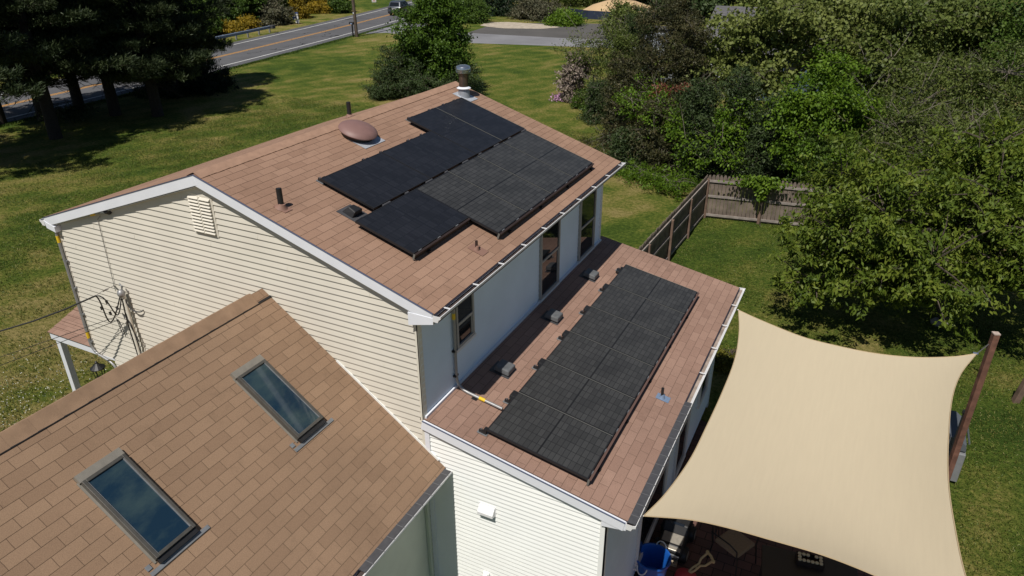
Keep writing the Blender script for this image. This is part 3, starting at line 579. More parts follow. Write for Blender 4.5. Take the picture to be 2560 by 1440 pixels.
# --- skylights
def skylight(y0, y1, s0, s1, label):
    S = GS; cur = .085
    base = MB(); base.obox(S.p(y0-.012, s0-.10, .006), S.ey*(y1-y0+.024), S.es*.10, S.en*.055); base.obox(S.p(y0-.028, s0-.03, .008), S.ey*.028, S.es*(s1-s0+.05), S.en*.006); 
    o = MB(); f = .042
    o.obox(S.p(y0, s0, 0), S.ey*f, S.es*(s1-s0), S.en*cur); o.obox(S.p(y1-f, s0, 0), S.ey*f, S.es*(s1-s0), S.en*cur); o.obox(S.p(y0+f, s0, 0), S.ey*(y1-y0-2*f), S.es*f, S.en*(cur-.001)); o.obox(S.p(y0+f, s1-f, 0), S.ey*(y1-y0-2*f), S.es*f, S.en*(cur-.001))
    sk = o.build('skylight', M_FRAME, house, bevel=.005); sk['label'] = label
    base.build('flashing', mat('skylight_flashing', (.24, .22, .185), .5, metal=.2, noise=.1, nscale=10), sk)
    mb = MB(); mb.obox(S.p(y0+f-.001, s0+f-.001, .0), S.ey*(y1-y0-2*f+.002), S.es*(s1-s0-2*f+.002), S.en*(cur-.022)); mb.build('pane', M_SKYG, sk)
    mb = MB(); mb.obox(S.p(y0+.012, s1+.002, .004), S.ey*(y1-y0-.02), S.es*.065, S.en*.05); mb.build('front_shade_skirt', M_BLACK, sk)  # lower front skirt, black to paint in the shade of that face
    mb = MB(); mb.obox(S.p(y0-.13, s1+.065, .009), S.ey*(y1-y0+.26), S.es*.05, S.en*.006); mb.obox(S.p(y0-.13, s1-.02, .008), S.ey*.06, S.es*.06, S.en*.006); mb.build('apron', M_GREY, sk)
    # white glazing bead
    b = .012; mb = MB(); mb.obox(S.p(y0+f-.002, s0+f, cur-.02), S.ey*b, S.es*(s1-s0-2*f), S.en*.01); mb.obox(S.p(y1-f-b, s0+f, cur-.02), S.ey*b, S.es*(s1-s0-2*f), S.en*.01); mb.build('bead', M_GREY, sk)
c_ = GS.c
skylight(-1.37, -.85, (1.68-gx)/c_, (2.63-gx)/c_, 'narrow skylight nearer the beige gable wall')
skylight(-3.66, -3.12, (1.68-gx)/c_, (2.64-gx)/c_, 'wider looking skylight near the bottom left of the garage roof')
# --- roof penetrations
def zrot(S): return Matrix((S.es, S.ey, S.en)).transposed()
def pipe_vent(name, S, y, s, h, r, label, flash=M_GREY, mt=M_BLACK, fs=.16):
    P = S.p(y, s, 0); mb = MB(); mb.tube([P-Vector((0, 0, .02)), P+Vector((0, 0, h))], r, 14, cap=False)
    mb.tube([P+Vector((0, 0, h)), P+Vector((0, 0, h-.05))], r*.8, 14); o = mb.build(name, mt, house, smooth=True); o['label'] = label
    mb = MB(); mb.lathe([(r*2.3, .002), (r*1.5, .03), (r*1.05, .07)], P+S.en*.006, 16, zrot(S)); mb.build('boot', mt if flash is M_GREY else flash, o, smooth=True)
    mb = MB(); mb.obox(S.p(y-fs*.45, s-fs*.6, .007), S.ey*fs, S.es*fs*1.4, S.en*.004); mb.build('flashing', flash, o)
    return o
M_TANF = mat('painted_flashing', (.24, .135, .10), .7)
pipe_vent('vent_pipe', US, .345, sl(1.29, m), .30, .042, 'tall black plumbing pipe on the near part of the main roof', M_TANF)
pipe_vent('vent_pipe', US, 1.85, sl(3.68, m), .15, .022, 'short brown pipe below the upper solar panels', M_TANF, mat('brown_pipe', (.035, .018, .015), .6), fs=.2)
pipe_vent('vent_pipe', AS, 2.92, (6.53-xw)/AS.c, .20, .024, 'black pipe with blue-grey boot on the addition roof', mat('blue_boot', (.16, .22, .32), .5))
pipe_vent('vent_pipe', LS, 5.1, sl(1.15, m), .32, .045, 'black pipe peeking over the ridge from the far slope', M_TANF)
# metal flue
fy, fs_ = 7.09, sl(.50, m); P = US.p(fy, fs_, 0)
mb = MB(); mb.lathe([(.14, -.12), (.125, .12), (.105, .17)], P, 24); flue = mb.build('flue', mat('flue_base', (.33, .35, .38), .5, metal=.4, noise=.15, nscale=12), house, smooth=True); flue['label'] = 'round metal chimney flue with domed cap at the far end of the ridge'
mb = MB(); mb.obox(US.p(fy-.19, fs_-.2, .008), US.ey*.38, US.es*.46, US.en*.004); mb.build('flashing', M_LEAD, flue)
mb = MB(); mb.lathe([(.15, .165), (.16, .18), (.10, .215)], P, 24); mb.build('storm_collar', M_WHITE, flue, smooth=True)
mb = MB(); mb.lathe([(.105, .20), (.105, .52)], P, 24); mb.build('stack', M_RUST, flue, smooth=True)
mb = MB(); mb.lathe([(.12, .50), (.155, .515), (.155, .525), (.13, .53), (.13, .545), (.165, .55), (.165, .562), (.14, .568), (.168, .58), (.168, .61), (.15, .645), (.08, .672), (0, .678)], P, 28); mb.build('cap', M_STEEL, flue, smooth=True)
# oval attic fan dome
dy, ds = US.hit(893, 340); P = US.p(dy, ds, 0); R3 = zrot(US)
mb = MB(); mb.lathe([(.30, .085), (.345, .095), (.355, .115), (.335, .150), (.27, .190), (.15, .218), (0, .228)], P, 40, R3); dome = mb.build('attic_fan', M_BROWNV, house, smooth=True); dome['label'] = 'round brown attic fan dome near the ridge'
mb = MB(); mb.lathe([(.275, .0), (.285, .09)], P, 32, R3); mb.build('throat', M_BLACK, dome, smooth=True)
mb = MB(); mb.obox(US.p(dy-.28, ds+.0, .008), US.ey*.60, US.es*.40, US.en*.004); mb.build('flashing', M_LEAD, dome)
# black slant vent
vy, vs_ = US.hit(880, 533); mb = MB(); S = US
mb.hexa([S.p(vy-.11, vs_-.12, .0), S.p(vy-.13, vs_+.10, .0), S.p(vy+.13, vs_+.10, 0), S.p(vy+.11, vs_-.12, 0), S.p(vy-.06, vs_-.04, .12), S.p(vy-.09, vs_+.11, .11), S.p(vy+.09, vs_+.11, .11), S.p(vy+.06, vs_-.04, .12)])
bv = mb.build('exhaust_vent', M_BLACK, house, bevel=.015); bv['label'] = 'black plastic exhaust hood beside the upper solar panels'; mb = MB(); mb.obox(S.p(vy-.17, vs_-.17, .007), S.ey*.34, S.es*.36, S.en*.004); mb.build('flashing', M_DGREY, bv)
# grey box vents on the addition roof
labs = ['grey box vent nearest the cream wall on the addition roof', 'grey box vent in the middle of the addition roof', 'grey box vent farthest along the addition roof']
for i, (px, py) in enumerate(((1262, 915), (1385, 785), (1478, 682))):
    y, s = AS.hit(px, py, .1); S = AS; mb = MB(); h0, h1 = .035, .125; w = .138
    mb.hexa([S.p(y-w, s-w, h0), S.p(y-w, s+w*1.1, h0), S.p(y+w, s+w*1.1, h0), S.p(y+w, s-w, h0), S.p(y-w*.9, s-w*.85, h1), S.p(y-w*.9, s+w*.95, h1), S.p(y+w*.9, s+w*.95, h1), S.p(y+w*.9, s-w*.85, h1)])
    bv = mb.build('roof_vent', M_BOX, house, bevel=.018); bv['label'] = labs[i]
    mb = MB(); mb.obox(S.p(y-w*.8, s-w*.8, 0), S.ey*w*1.6, S.es*w*1.6, S.en*.05); mb.build('throat', M_BLACK, bv)
    mb = MB(); mb.obox(S.p(y-.16, s-.2, .007), S.ey*.32, S.es*.36, S.en*.004); mb.build('flashing', M_DGREY, bv)
# conduit down the shaded wall then across the addition roof
cn2 = empty('conduit', (XR, .9, -3.2), 'grey conduit bending from the shaded wall onto the addition roof', 'conduit')
ya_, sa_ = AS.hit(1256, 1022, .06); y0c = .98
pts = bendpath([(XR+.05, y0c, -1.47), (XR+.05, y0c, za+.0), AS.p(ya_, sa_, .06)], .22)
mb = MB(); mb.tube(pts, .024, 10); mb.build('pipe', M_PIPE, cn2, smooth=True)
a_, b_2 = pts[-2], pts[-1]; band(a_.lerp(b_2, .32), a_.lerp(b_2, .50), .028, cn2); band((XR+.05, y0c, -1.9), (XR+.05, y0c, -2.0), .027, cn2)
for z in (-2.55, -3.0): mb = MB(); mb.cbox((XR+.04, y0c, z), (.05, .09, .03)); mb.build('clip', M_BLACK, cn2)
q = a_.lerp(b_2, .16); mb = MB(); mb.obox(q-Vector((.02, .06, .055)), (.09, 0, -.01), (0, .10, 0), (0, 0, .03)); mb.build('block', M_BLACK, cn2)
# dryer hood and hose tap on the cream wall
hd = MB(); hx, hz = 4.745, -4.57
hd.prism([(hx-.13, YF-.02, hz+.10), (hx-.13, YF-.11, hz-.0), (hx-.13, YF-.11, hz-.05), (hx-.13, YF-.10, hz-.05), (hx-.13, YF-.10, hz-.01), (hx-.13, YF-.02, hz+.08)], (.26, 0, 0)); hd.box((hx-.14, YF-.022, hz-.09), (hx+.14, YF-.012, hz+.11))
for xx in (hx-.13, hx+.12): hd.prism([(xx, YF-.02, hz+.09), (xx, YF-.105, hz), (xx, YF-.105, hz-.05), (xx, YF-.02, hz-.07)], (.01, 0, 0))
o = hd.build('exhaust_hood', mat('hood_white', (.78, .78, .78), .35), house, bevel=.003); o['label'] = 'white exhaust hood on the cream siding'
mb = MB(); mb.box((4.64, YF-.05, -6.10), (4.76, YF-.012, -5.88)); mb.cbox((4.70, YF-.07, -5.93), (.08, .05, .07)); o = mb.build('outlet_box', M_CREAM, house, bevel=.01); o['label'] = 'small cream outlet box low on the cream wall'
mb = MB(); mb.tube([(4.74, YF-.07, -5.95), (4.79, YF-.07, -5.98), (4.79, YF-.07, -6.08)], .018, 8); mb.build('spout', M_CREAM, o)
# ================================================================== SOLAR PANELS
MWD, GAP, LEN = 1.0452, .012, 1.611
def panel(S, y, s, portrait, label, group, cell):
    """y,s: corner with the smallest y and s"""
    wy, ws = (MWD, LEN) if portrait else (LEN, MWD); h = .13 if S is AS else .12
    o = empty('solar_panel', S.p(y, s, h), label, 'solar panel', group)
    f = .016; t = .036
    mb = MB(); mb.obox(S.p(y, s, h-t), S.ey*f, S.es*ws, S.en*t); mb.obox(S.p(y+wy-f, s, h-t), S.ey*f, S.es*ws, S.en*t); mb.obox(S.p(y+f, s, h-t), S.ey*(wy-2*f), S.es*f, S.en*t); mb.obox(S.p(y+f, s+ws-f, h-t), S.ey*(wy-2*f), S.es*f, S.en*t)
    mb.build('frame', M_PVF, o)
    if portrait: mb = MB(); mb.obox(S.p(y+wy-.010, s+.004, h), S.ey*.010, S.es*(ws-.008), S.en*.0025); mb.build('frame_lip', M_PVLIP, o)
    a, b, c, d = S.p(y+f, s+f, h-.002), S.p(y+wy-f, s+f, h-.002), S.p(y+wy-f, s+ws-f, h-.002), S.p(y+f, s+ws-f, h-.002)
    uv = [(0, 0), (0, 1), (1, 1), (1, 0)] if portrait else [(0, 0), (1, 0), (1, 1), (0, 1)]
    mb = MB(); mb.quad(d, c, b, a, uv[::-1]); mb.quad(*[p-S.en*.02 for p in (a, b, c, d)], uv); mb.build('cells', cell, o, uv=True)
    return o
uy0, us0 = 2.401, 2.3315; g = 'solar panels on the main roof'
names = ['first beside the notch', 'second', 'third', 'last, farthest from the camera']
for i in range(4):
    panel(US, uy0+i*(MWD+GAP), us0, True, 'upright black panel in the lower row on the main roof, '+names[i], g, M_PV)
panel(US, uy0-GAP-LEN+.02, us0, False, 'black solar panel lying lengthwise nearest the brown pipe on the main roof', g, M_PVD)
yt, st = 1.3232, us0-.047
panel(US, yt, st-MWD, False, 'near dark panel of the upper row, beside the black exhaust hood', g, M_PVD)
panel(US, yt+LEN+GAP, st-MWD, False, 'second dark panel of the upper row, below the brown fan dome', g, M_PVD)
panel(US, yt+2*(LEN+GAP), st-LEN, True, 'tall upper row panel just beyond the step in the array', g, M_PVD)
panel(US, yt+2*(LEN+GAP)+MWD+GAP, st-LEN, True, 'tall upper row panel nearest the metal flue', g, M_PVD)
ly0, ls0 = .3287, .967; g2_ = 'solar panels on the addition roof'
w6 = ['nearest the cream end wall', 'second from the cream end wall', 'third from the cream end wall', 'fourth from the cream end wall', 'fifth from the cream end wall', 'farthest from the cream end wall']
for i in range(6): panel(AS, ly0+i*(MWD+GAP), ls0, True, 'black solar panel on the lower roof, '+w6[i], g2_, M_PV)
def skirt(S, y0, y1, s, label, h):
    o = empty('array_skirt', S.p(y0, s, 0), label, 'skirt')
    mb = MB(); mb.obox(S.p(y0, s+.014, .018), S.ey*(y1-y0), S.es*.012+S.en*.0, S.en*(h-.03)); mb.build('skirt_panel', M_SKIRT, o, bevel=.003)
    mb = MB(); mb.obox(S.p(y0, s+.012, h-.012), S.ey*(y1-y0), S.es*.034, S.en*.008); mb.build('skirt_lip', M_SKIRTT if S is AS else M_SKIRT, o)
    y = y0+.12
    while y < y1: mb = MB(); mb.obox(S.p(y, s+.003, h-.03), S.ey*.07, S.es*.010, S.en*.035); mb.build('clip', M_GREY, o); y += .53
    y = y0+.35
    while y < y1: mb = MB(); mb.obox(S.p(y, s-.02, .004), S.ey*.06, S.es*.09, S.en*.03); mb.build('foot', M_BLACK, o); y += 1.25
    mb = MB()
    for yy in (y0-.004, y1-.012): mb.obox(S.p(yy, s+.0, .02), S.ey*.012, S.es*.03, S.en*(h-.03))
    mb.build('end_cap', M_PVLIP, o)
skirt(US, uy0, uy0+4*MWD+3*GAP, us0+LEN, 'dark skirt under the long lower edge of the upper array', .12)
skirt(US, uy0-GAP-LEN+.02, uy0-.01, us0+MWD, 'dark skirt under the single lengthwise panel of the upper array', .12)
skirt(AS, ly0, ly0+6*MWD+5*GAP, ls0+LEN, 'brown black skirt along the patio side edge of the lower array', .13)
def mount(S, y, s, label, group, proto=[None, None]):
    k = 0 if S is US else 1
    if proto[k] is None:
        o = empty('panel_mount', S.p(y, s, 0), label, 'mount', group)
        mb = MB(); mb.obox(S.p(y-.05, s-.11, .008), S.ey*.10, S.es*.16, S.en*.006); mb.build('base_plate', M_GREY, o)
        mb = MB(); mb.obox(S.p(y-.03, s-.09, .014), S.ey*.03, S.es*.12, S.en*.05); mb.obox(S.p(y-.035, s-.02, .06), S.ey*.07, S.es*.05, S.en*.05); mb.build('bracket', M_BLACK, o)
        mb = MB(); mb.tube([S.p(y-.015, s-.06, .06), S.p(y-.015, s-.06, .085)], .012, 6); mb.build('bolt', M_STEEL, o); proto[k] = (o, y, s); return
    p, y1, s1 = proto[k]; dup(p, S.p(y, s, 0)-S.p(y1, s1, 0), label)
k = 0
mlab = lambda i, where: 'black panel mount %s %s' % (['nearest the camera', 'second in line', 'third in line', 'fourth in line', 'fifth in line', 'sixth in line', 'seventh in line', 'eighth in line', 'ninth in line', 'tenth in line', 'eleventh in line', 'twelfth in line', 'thirteenth in line'][i], where)
for i in range(7): mount(AS, ly0+.03+i*1.045 if i == 0 else ly0-.20+i*1.06, ls0-.03, mlab(i, 'along the wall side edge of the lower array'), 'mounts of the lower array')
for i, (y, s) in enumerate([(1.42, st-MWD), (2.55, st-MWD), (3.05, st-MWD), (3.9, st-MWD), (4.35, st-MWD), (4.75, st-LEN), (5.5, st-LEN), (6.05, st-LEN), (6.5, st-LEN)]): mount(US, y, s-.0, mlab(i, 'along the ridge side edge of the upper array'), 'mounts of the upper array')
for i in range(6):
    mb = MB(); mb.obox(AS.p(ly0+i*(MWD+GAP)+MWD-.10 if i < 5 else ly0+6.0, ls0-.10, .02), AS.ey*.16, AS.es*.09, AS.en*.06); o = mb.build('microinverter_bracket', M_BLACK, bevel=.01); tag(o, 'slotted black bracket at the wall side end of panel seam %s' % ['nearest the cream wall', 'two', 'three', 'four', 'five', 'farthest away'][i], 'bracket', 'brackets of the lower array')
# interlocks in the gap between the two upper rows
for i in range(10):
    y = uy0-1.5+i*.62; mb = MB(); mb.obox(US.p(y, us0-.040, .085), US.ey*(.20 if i % 2 else .09), US.es*.03, US.en*.028); o = mb.build('interlock', M_DGREY, bevel=.004); tag(o, 'small grey clamp in the gap between the upper array rows', 'clamp', 'clamps in the gap between the upper array rows')
# ================================================================== VEGETATION
def leaf_mat(name, stops, trans=.25, rough=.55, spec=.25):
    mt = mat(name, (.1, .1, .1), rough, spec=spec); n, l, b = N(mt); at = n.new('ShaderNodeAttribute'); at.attribute_name = 'tint'
    r = ramp(n, [(i/(len(stops)-1), c) for i, c in enumerate(stops)]); l.new(at.outputs['Fac'], r.inputs[0]); l.new(r.outputs[0], b.inputs['Base Color'])
    tr = n.new('ShaderNodeBsdfTranslucent'); l.new(r.outputs[0], tr.inputs[0]); mx = n.new('ShaderNodeMixShader'); mx.inputs[0].default_value = trans
    out = n['Material Output']; l.new(b.outputs[0], mx.inputs[1]); l.new(tr.outputs[0], mx.inputs[2]); l.new(mx.outputs[0], out.inputs[0]); return mt
def np_mesh(name, V, F, mt, tint=None, parent=None):
    me = bpy.data.meshes.new(name); k = F.shape[1]; me.vertices.add(len(V)); me.vertices.foreach_set('co', V.astype(np.float32).ravel()); me.loops.add(F.size); me.loops.foreach_set('vertex_index', F.astype(np.int32).ravel())
    me.polygons.add(len(F)); me.polygons.foreach_set('loop_start', np.arange(0, F.size, k, dtype=np.int32)); me.polygons.foreach_set('loop_total', np.full(len(F), k, dtype=np.int32))
    me.update(calc_edges=True)
    if tint is not None: a = me.attributes.new('tint', 'FLOAT', 'FACE'); a.data.foreach_set('value', np.clip(tint, 0, 1).astype(np.float32))
    me.materials.append(mt); o = bpy.data.objects.new(name, me); link(o, parent); return o
def unit(a): return a/np.maximum(np.linalg.norm(a, axis=1, keepdims=True), 1e-9)
def leaf_quads(C, D, Nn, ln, wd):
    """diamond leaves folded a little along the midrib"""
    D = unit(D); S = unit(np.cross(D, Nn)); Nn = unit(np.cross(S, D)); ln = ln[:, None]; wd = wd[:, None]
    a = C-D*ln*.5; b = C+S*wd*.5+D*ln*.05+Nn*wd*.18; c = C+D*ln*.5-Nn*ln*.08; d = C-S*wd*.5+D*ln*.05+Nn*wd*.18
    V = np.stack([a, b, c, d], 1).reshape(-1, 3); F = np.arange(len(C)*4).reshape(-1, 4); return V, F
PXM = lambda p: FPX/((Vector(p)-CAM).dot(FW))
def lobe(px, py, y, rx, rz, ry=None):
    c = aty(px, py, y); k = PXM(c); r = rx/k; return (np.array(c), np.array([r, (ry if ry else r), rz/k]))
def crown(rs, lobes, ncl, per, clr, ln, wd, droop=.3, up=.5, shell=.55, flat=.6, zmin=GZ+.05, lump=.34):
    vol = np.array([l[1].prod()**(2/3) for l in lobes]); pr = vol/vol.sum(); idx = rs.choice(len(lobes), ncl, p=pr)
    ctr = np.array([l[0] for l in lobes])[idx]; rad = np.array([l[1] for l in lobes])[idx]
    d = unit(rs.normal(size=(ncl, 3))); ph = rs.uniform(0, 6.28, 6)
    bump = 1+lump*(np.sin(d[:, 0]*4+ph[0]+idx)*np.sin(d[:, 1]*5+ph[1])+np.sin(d[:, 2]*6+ph[2]+d[:, 0]*3)*.7)
    r = (shell+(1-shell)*rs.uniform(0, 1, ncl)**.6)*bump; cl = ctr+d*rad*r[:, None]; cl[:, 2] = np.maximum(cl[:, 2], zmin+.1)
    ct = rs.uniform(0, 1, ncl)
    n = ncl*per; ci = np.repeat(np.arange(ncl), per); cs = clr*rs.uniform(.45, 1.6, ncl)
    off = rs.normal(size=(n, 3))*.5; off[:, 2] *= flat; P = cl[ci]+off*cs[ci][:, None]; P[:, 2] = np.maximum(P[:, 2], zmin)
    out = unit(P-ctr[ci]); D = unit(rs.normal(size=(n, 3))+out*.5+np.array([0, 0, -droop])*1.5); Nn = unit(rs.normal(size=(n, 3))*.7+out*.5+np.array([0, 0, up]))
    V, F = leaf_quads(P, D, Nn, ln*rs.uniform(.7, 1.3, n), wd*rs.uniform(.7, 1.3, n))
    return V, F, ct[ci]*.5+rs.uniform(0, .5, n), cl, ctr
def nearest(p, pts): return min(pts, key=lambda q: (q-p).length_squared)
def tree(name, label, cat, base, lobes, ncl, per, clr, ln, wd, lm, wm, seed, tr=.15, group=None, twigs=.35, bare=0, bare_len=1.0, **kw):
    rs = np.random.RandomState(seed); V, F, T, cl, _ = crown(rs, lobes, ncl, per, clr, ln, wd, **kw)
    base = Vector((base[0], base[1], GZ)); o = empty(name, base, label, cat, group)
    np_mesh('crown', V, F, lm, T, o)
    mb = MB(); r2 = random.Random(seed); nodes = []
    top = max((Vector(l[0]) for l in lobes), key=lambda v: v.z)
    split = base.lerp(Vector((sum(l[0][0] for l in lobes)/len(lobes), sum(l[0][1] for l in lobes)/len(lobes), GZ)), .3); split.z = GZ+max(.5, (top.z-GZ)*.35)
    mb.tube([base-Vector((0, 0, .2)), base.lerp(split, .5)+Vector((.04, -.03, 0)), split], [tr*1.25, tr, tr*.85], 8)
    for c, r in lobes:
        c = Vector(c); mid = split.lerp(c, .5)+Vector((r2.uniform(-.2, .2), r2.uniform(-.2, .2), .15)); end = c+Vector((0, 0, r[2]*.5))
        pp = [split, mid, c, end]; mb.tube(pp, [tr*.7, tr*.5, tr*.3, tr*.12], 6); nodes += [mid, c, end, mid.lerp(c, .5), c.lerp(end, .5)]
    k = int(ncl*twigs)
    for i in range(k):
        p = Vector(cl[i]); q = nearest(p, nodes); mm = q.lerp(p, .55)+Vector((r2.uniform(-.1, .1), r2.uniform(-.1, .1), r2.uniform(0, .15))); mb.tube([q, mm, p], [tr*.14+.006, tr*.08+.005, .004], 4, cap=False)
    for i in range(bare):
        p = Vector(cl[(i*7) % ncl]); dd = Vector((r2.uniform(-1, 1), r2.uniform(-1, 1), r2.uniform(.1, 1.1))).normalized()*bare_len*r2.uniform(.5, 1.2)
        mb.tube([p-dd*.2, p+dd*.5+Vector((0, 0, .05)), p+dd], [.012, .009, .004], 4, cap=False); e = p+dd*.5
        for _ in range(2): d3 = (dd.normalized()+Vector((r2.uniform(-.6, .6), r2.uniform(-.6, .6), r2.uniform(-.3, .6)))).normalized()*bare_len*.4; mb.tube([e, e+d3], [.007, .003], 3, cap=False)
    mb.build('trunk', wm, o, smooth=True); return o
M_BARK = mat('bark', (.085, .065, .05), .95, noise=.3, nscale=9); M_TWIG = mat('pale_twigs', (.15, .13, .10), .9, noise=.2, nscale=9); M_DBARK = mat('dark_bark', (.035, .027, .022), .95, noise=.3, nscale=9)
L_CH = leaf_mat('leaves_cherry', [(0.0448, 0.0784, 0.0101), (0.1120, 0.1624, 0.0179), (0.1904, 0.2240, 0.0314)], .3)
L_GUM = leaf_mat('leaves_sweetgum', [(0.0770, 0.1100, 0.0242), (0.1650, 0.1980, 0.0462), (0.2420, 0.2750, 0.0825)], .3)
L_BR = leaf_mat('leaves_bright', [(.045, .095, .008), (.10, .18, .012), (.17, .26, .022)], .3)
L_OL = leaf_mat('leaves_olive', [(0.0473, 0.0743, 0.0162), (0.1013, 0.1350, 0.0270), (0.1620, 0.1890, 0.0473)], .25)
L_CED = leaf_mat('foliage_cedar', [(0.0286, 0.0338, 0.0130), (0.0585, 0.0598, 0.0221), (0.0975, 0.0780, 0.0325)], .1)
L_CEDG = leaf_mat('foliage_cedar_green', [(0.0234, 0.0390, 0.0130), (0.0416, 0.0676, 0.0208), (0.0715, 0.0975, 0.0325)], .1)
L_MID = leaf_mat('leaves_mid', [(0.0325, 0.0650, 0.0104), (0.0650, 0.1170, 0.0156), (0.1105, 0.1690, 0.0260)], .25)
L_PINE = leaf_mat('pine_needles', [(0.0161, 0.0276, 0.0115), (0.0391, 0.0575, 0.0230), (0.0805, 0.1012, 0.0414)], .1)
L_SPR = leaf_mat('spruce_needles', [(.006, .016, .006), (.012, .028, .010), (.025, .045, .014)], .05)
L_YEL = leaf_mat('broom_yellow', [(.12, .11, .015), (.30, .21, .018), (.48, .32, .02)], .3)
L_YEG = leaf_mat('yellow_green', [(.06, .08, .01), (.14, .14, .02), (.25, .20, .03)], .3)
L_RHO = leaf_mat('blossom_pale', [(.10, .10, .05), (.30, .24, .20), (.50, .41, .36)], .2)
L_PHL = leaf_mat('phlox', [(.25, .10, .22), (.48, .25, .42), (.6, .4, .5)], .2)
L_GRY = leaf_mat('grey_brush', [(.05, .055, .03), (.10, .10, .055), (.16, .14, .09)], .15)
L_RED = leaf_mat('rusty_leaves', [(.10, .035, .02), (.18, .07, .04), (.25, .11, .06)], .2)
G0 = lambda px, py: zz(px, py)
GR = 'trees and shrubs of the right hand boundary'
# --- big cherry, right foreground
tree('cherry_tree', 'spreading leafy tree with drooping branches over the lawn behind the shade sail', 'tree', (11.9, 14.6),
     [lobe(2200, 590, 13.0, 170, 120), lobe(2085, 610, 12.9, 95, 85), lobe(2320, 690, 12.1, 120, 80), lobe(2250, 480, 14.4, 200, 90), lobe(2100, 500, 14.4, 90, 60), lobe(2030, 715, 12.6, 60, 28), lobe(2180, 710, 12.4, 90, 40)], 900, 44, .26, .15, .058, L_CH, M_BARK, 11, .14, GR, droop=.5, up=.8, bare=40, bare_len=.7, shell=.42, zmin=-6.1, lump=.55)
tree('cherry_tree', 'leafy tree leaving the frame at the right edge, behind the sail post', 'tree', (15.2, 15.2),
     [lobe(2480, 540, 13.8, 140, 110), lobe(2570, 620, 13.2, 130, 100), lobe(2480, 400, 16, 150, 80), lobe(2620, 450, 15, 160, 120), lobe(2520, 690, 12.8, 50, 40)], 860, 44, .26, .15, .058, L_CH, M_BARK, 12, .14, GR, droop=.5, up=.8, bare=30, bare_len=.7, shell=.42, zmin=-5.9, lump=.5)
tree('brush_tree', 'half bare tree with pale twigs above the spreading leafy tree', 'tree', (13.5, 22.5), [lobe(2330, 400, 20.5, 150, 90), lobe(2250, 330, 22, 110, 70), lobe(2440, 330, 21, 130, 80)], 420, 40, .35, .12, .05, L_OL, M_TWIG, 13, .08, GR, bare=90, bare_len=1.3, shell=.3)
# --- right background masses
tree('bright_tree', 'bright yellow green tree standing in front of the dark cedars', 'tree', (7.5, 26), [lobe(2075, 185, 24.5, 60, 55), lobe(2010, 280, 23.4, 65, 75), lobe(2110, 290, 23.4, 75, 85), lobe(2140, 400, 22.6, 75, 45), lobe(2000, 380, 22.8, 50, 50)], 620, 44, .34, .14, .075, L_BR, M_BARK, 14, .1, GR, shell=.35, up=.8, lump=.4)
tree('sweetgum', 'pale green large leaved tree covering the neighbour roof', 'tree', (4.0, 35), [lobe(1960, 60, 33, 130, 80), lobe(1840, 120, 32, 110, 80), lobe(2080, 110, 33, 110, 80), lobe(1750, 190, 31, 70, 80), lobe(1880, 210, 31, 90, 60), lobe(2150, 40, 34, 110, 60)], 760, 34, .5, .20, .15, L_GUM, M_TWIG, 15, .16, GR, shell=.35, bare=50, lump=.35)
tree('sweetgum', 'pale green large leaved tree at the top right of the neighbour roof', 'tree', (12, 37), [lobe(2270, 80, 33, 110, 90), lobe(2220, 190, 30, 90, 80), lobe(2380, 30, 35, 120, 60)], 420, 34, .5, .19, .13, L_OL, M_TWIG, 16, .14, GR, shell=.35, bare=30, lump=.35)
tree('boundary_tree', 'olive green thicket at the right edge below the tall trunks', 'tree', (17, 27), [lobe(2380, 230, 26, 130, 110), lobe(2500, 250, 25, 130, 130), lobe(2280, 300, 24.5, 100, 80), lobe(2580, 380, 23, 100, 110), lobe(2420, 350, 23, 130, 80)], 1000, 36, .40, .12, .055, L_OL, M_TWIG, 17, .1, GR, bare=60, bare_len=1.2, shell=.35)
tree('boundary_tree', 'green tree with leaning brown trunk in the top right corner', 'tree', (25, 42), [lobe(2430, 20, 38, 130, 70), lobe(2560, 60, 34, 90, 70), lobe(2330, 0, 40, 120, 60), lobe(2540, 150, 33, 90, 60)], 520, 34, .5, .17, .10, L_MID, M_BARK, 18, .22, GR, shell=.35)
ced = [  # px, top py, bottom py, y, half width px, mat, label
 (1500, 210, 330, 33.0, 50, L_CEDG, 'low twiggy green cedar beside the pale blossom bush'), (1560, 150, 400, 28.5, 80, L_CED, 'brownish cedar left of the white siding glimpse'), (1640, 20, 330, 31, 85, L_CED, 'tall brown green cedar in front of the neighbour house corner'),
 (1650, 260, 450, 25.5, 85, L_CED, 'rusty brown cedar right behind the far eave corner'), (1760, 210, 470, 24.5, 80, L_CEDG, 'green cedar above the left fence line'), (1850, 190, 480, 25, 80, L_CEDG, 'dense dark cedar left of the bright green tree'),
 (1940, 250, 490, 24, 80, L_CEDG, 'dark cedar directly behind the back fence'), (1730, 60, 300, 30, 70, L_CED, 'slim brownish cedar under the pale green tree'), (2060, 330, 520, 22.8, 95, L_MID, 'dark leafy shrub behind the back fence vine'), (1600, 40, 240, 36, 60, L_CEDG, 'green cedar right of the driveway end, hiding the white wing'), (1700, -30, 170, 37, 60, L_CED, 'tall dark brownish cedar left of the grey neighbour roof'), (1555, 90, 250, 34.5, 50, L_OL, 'olive green brush over the pale blossom bush'), (1570, 330, 450, 25.2, 60, L_CEDG, 'low dark cedar touching the lawn beyond the roof corner')]
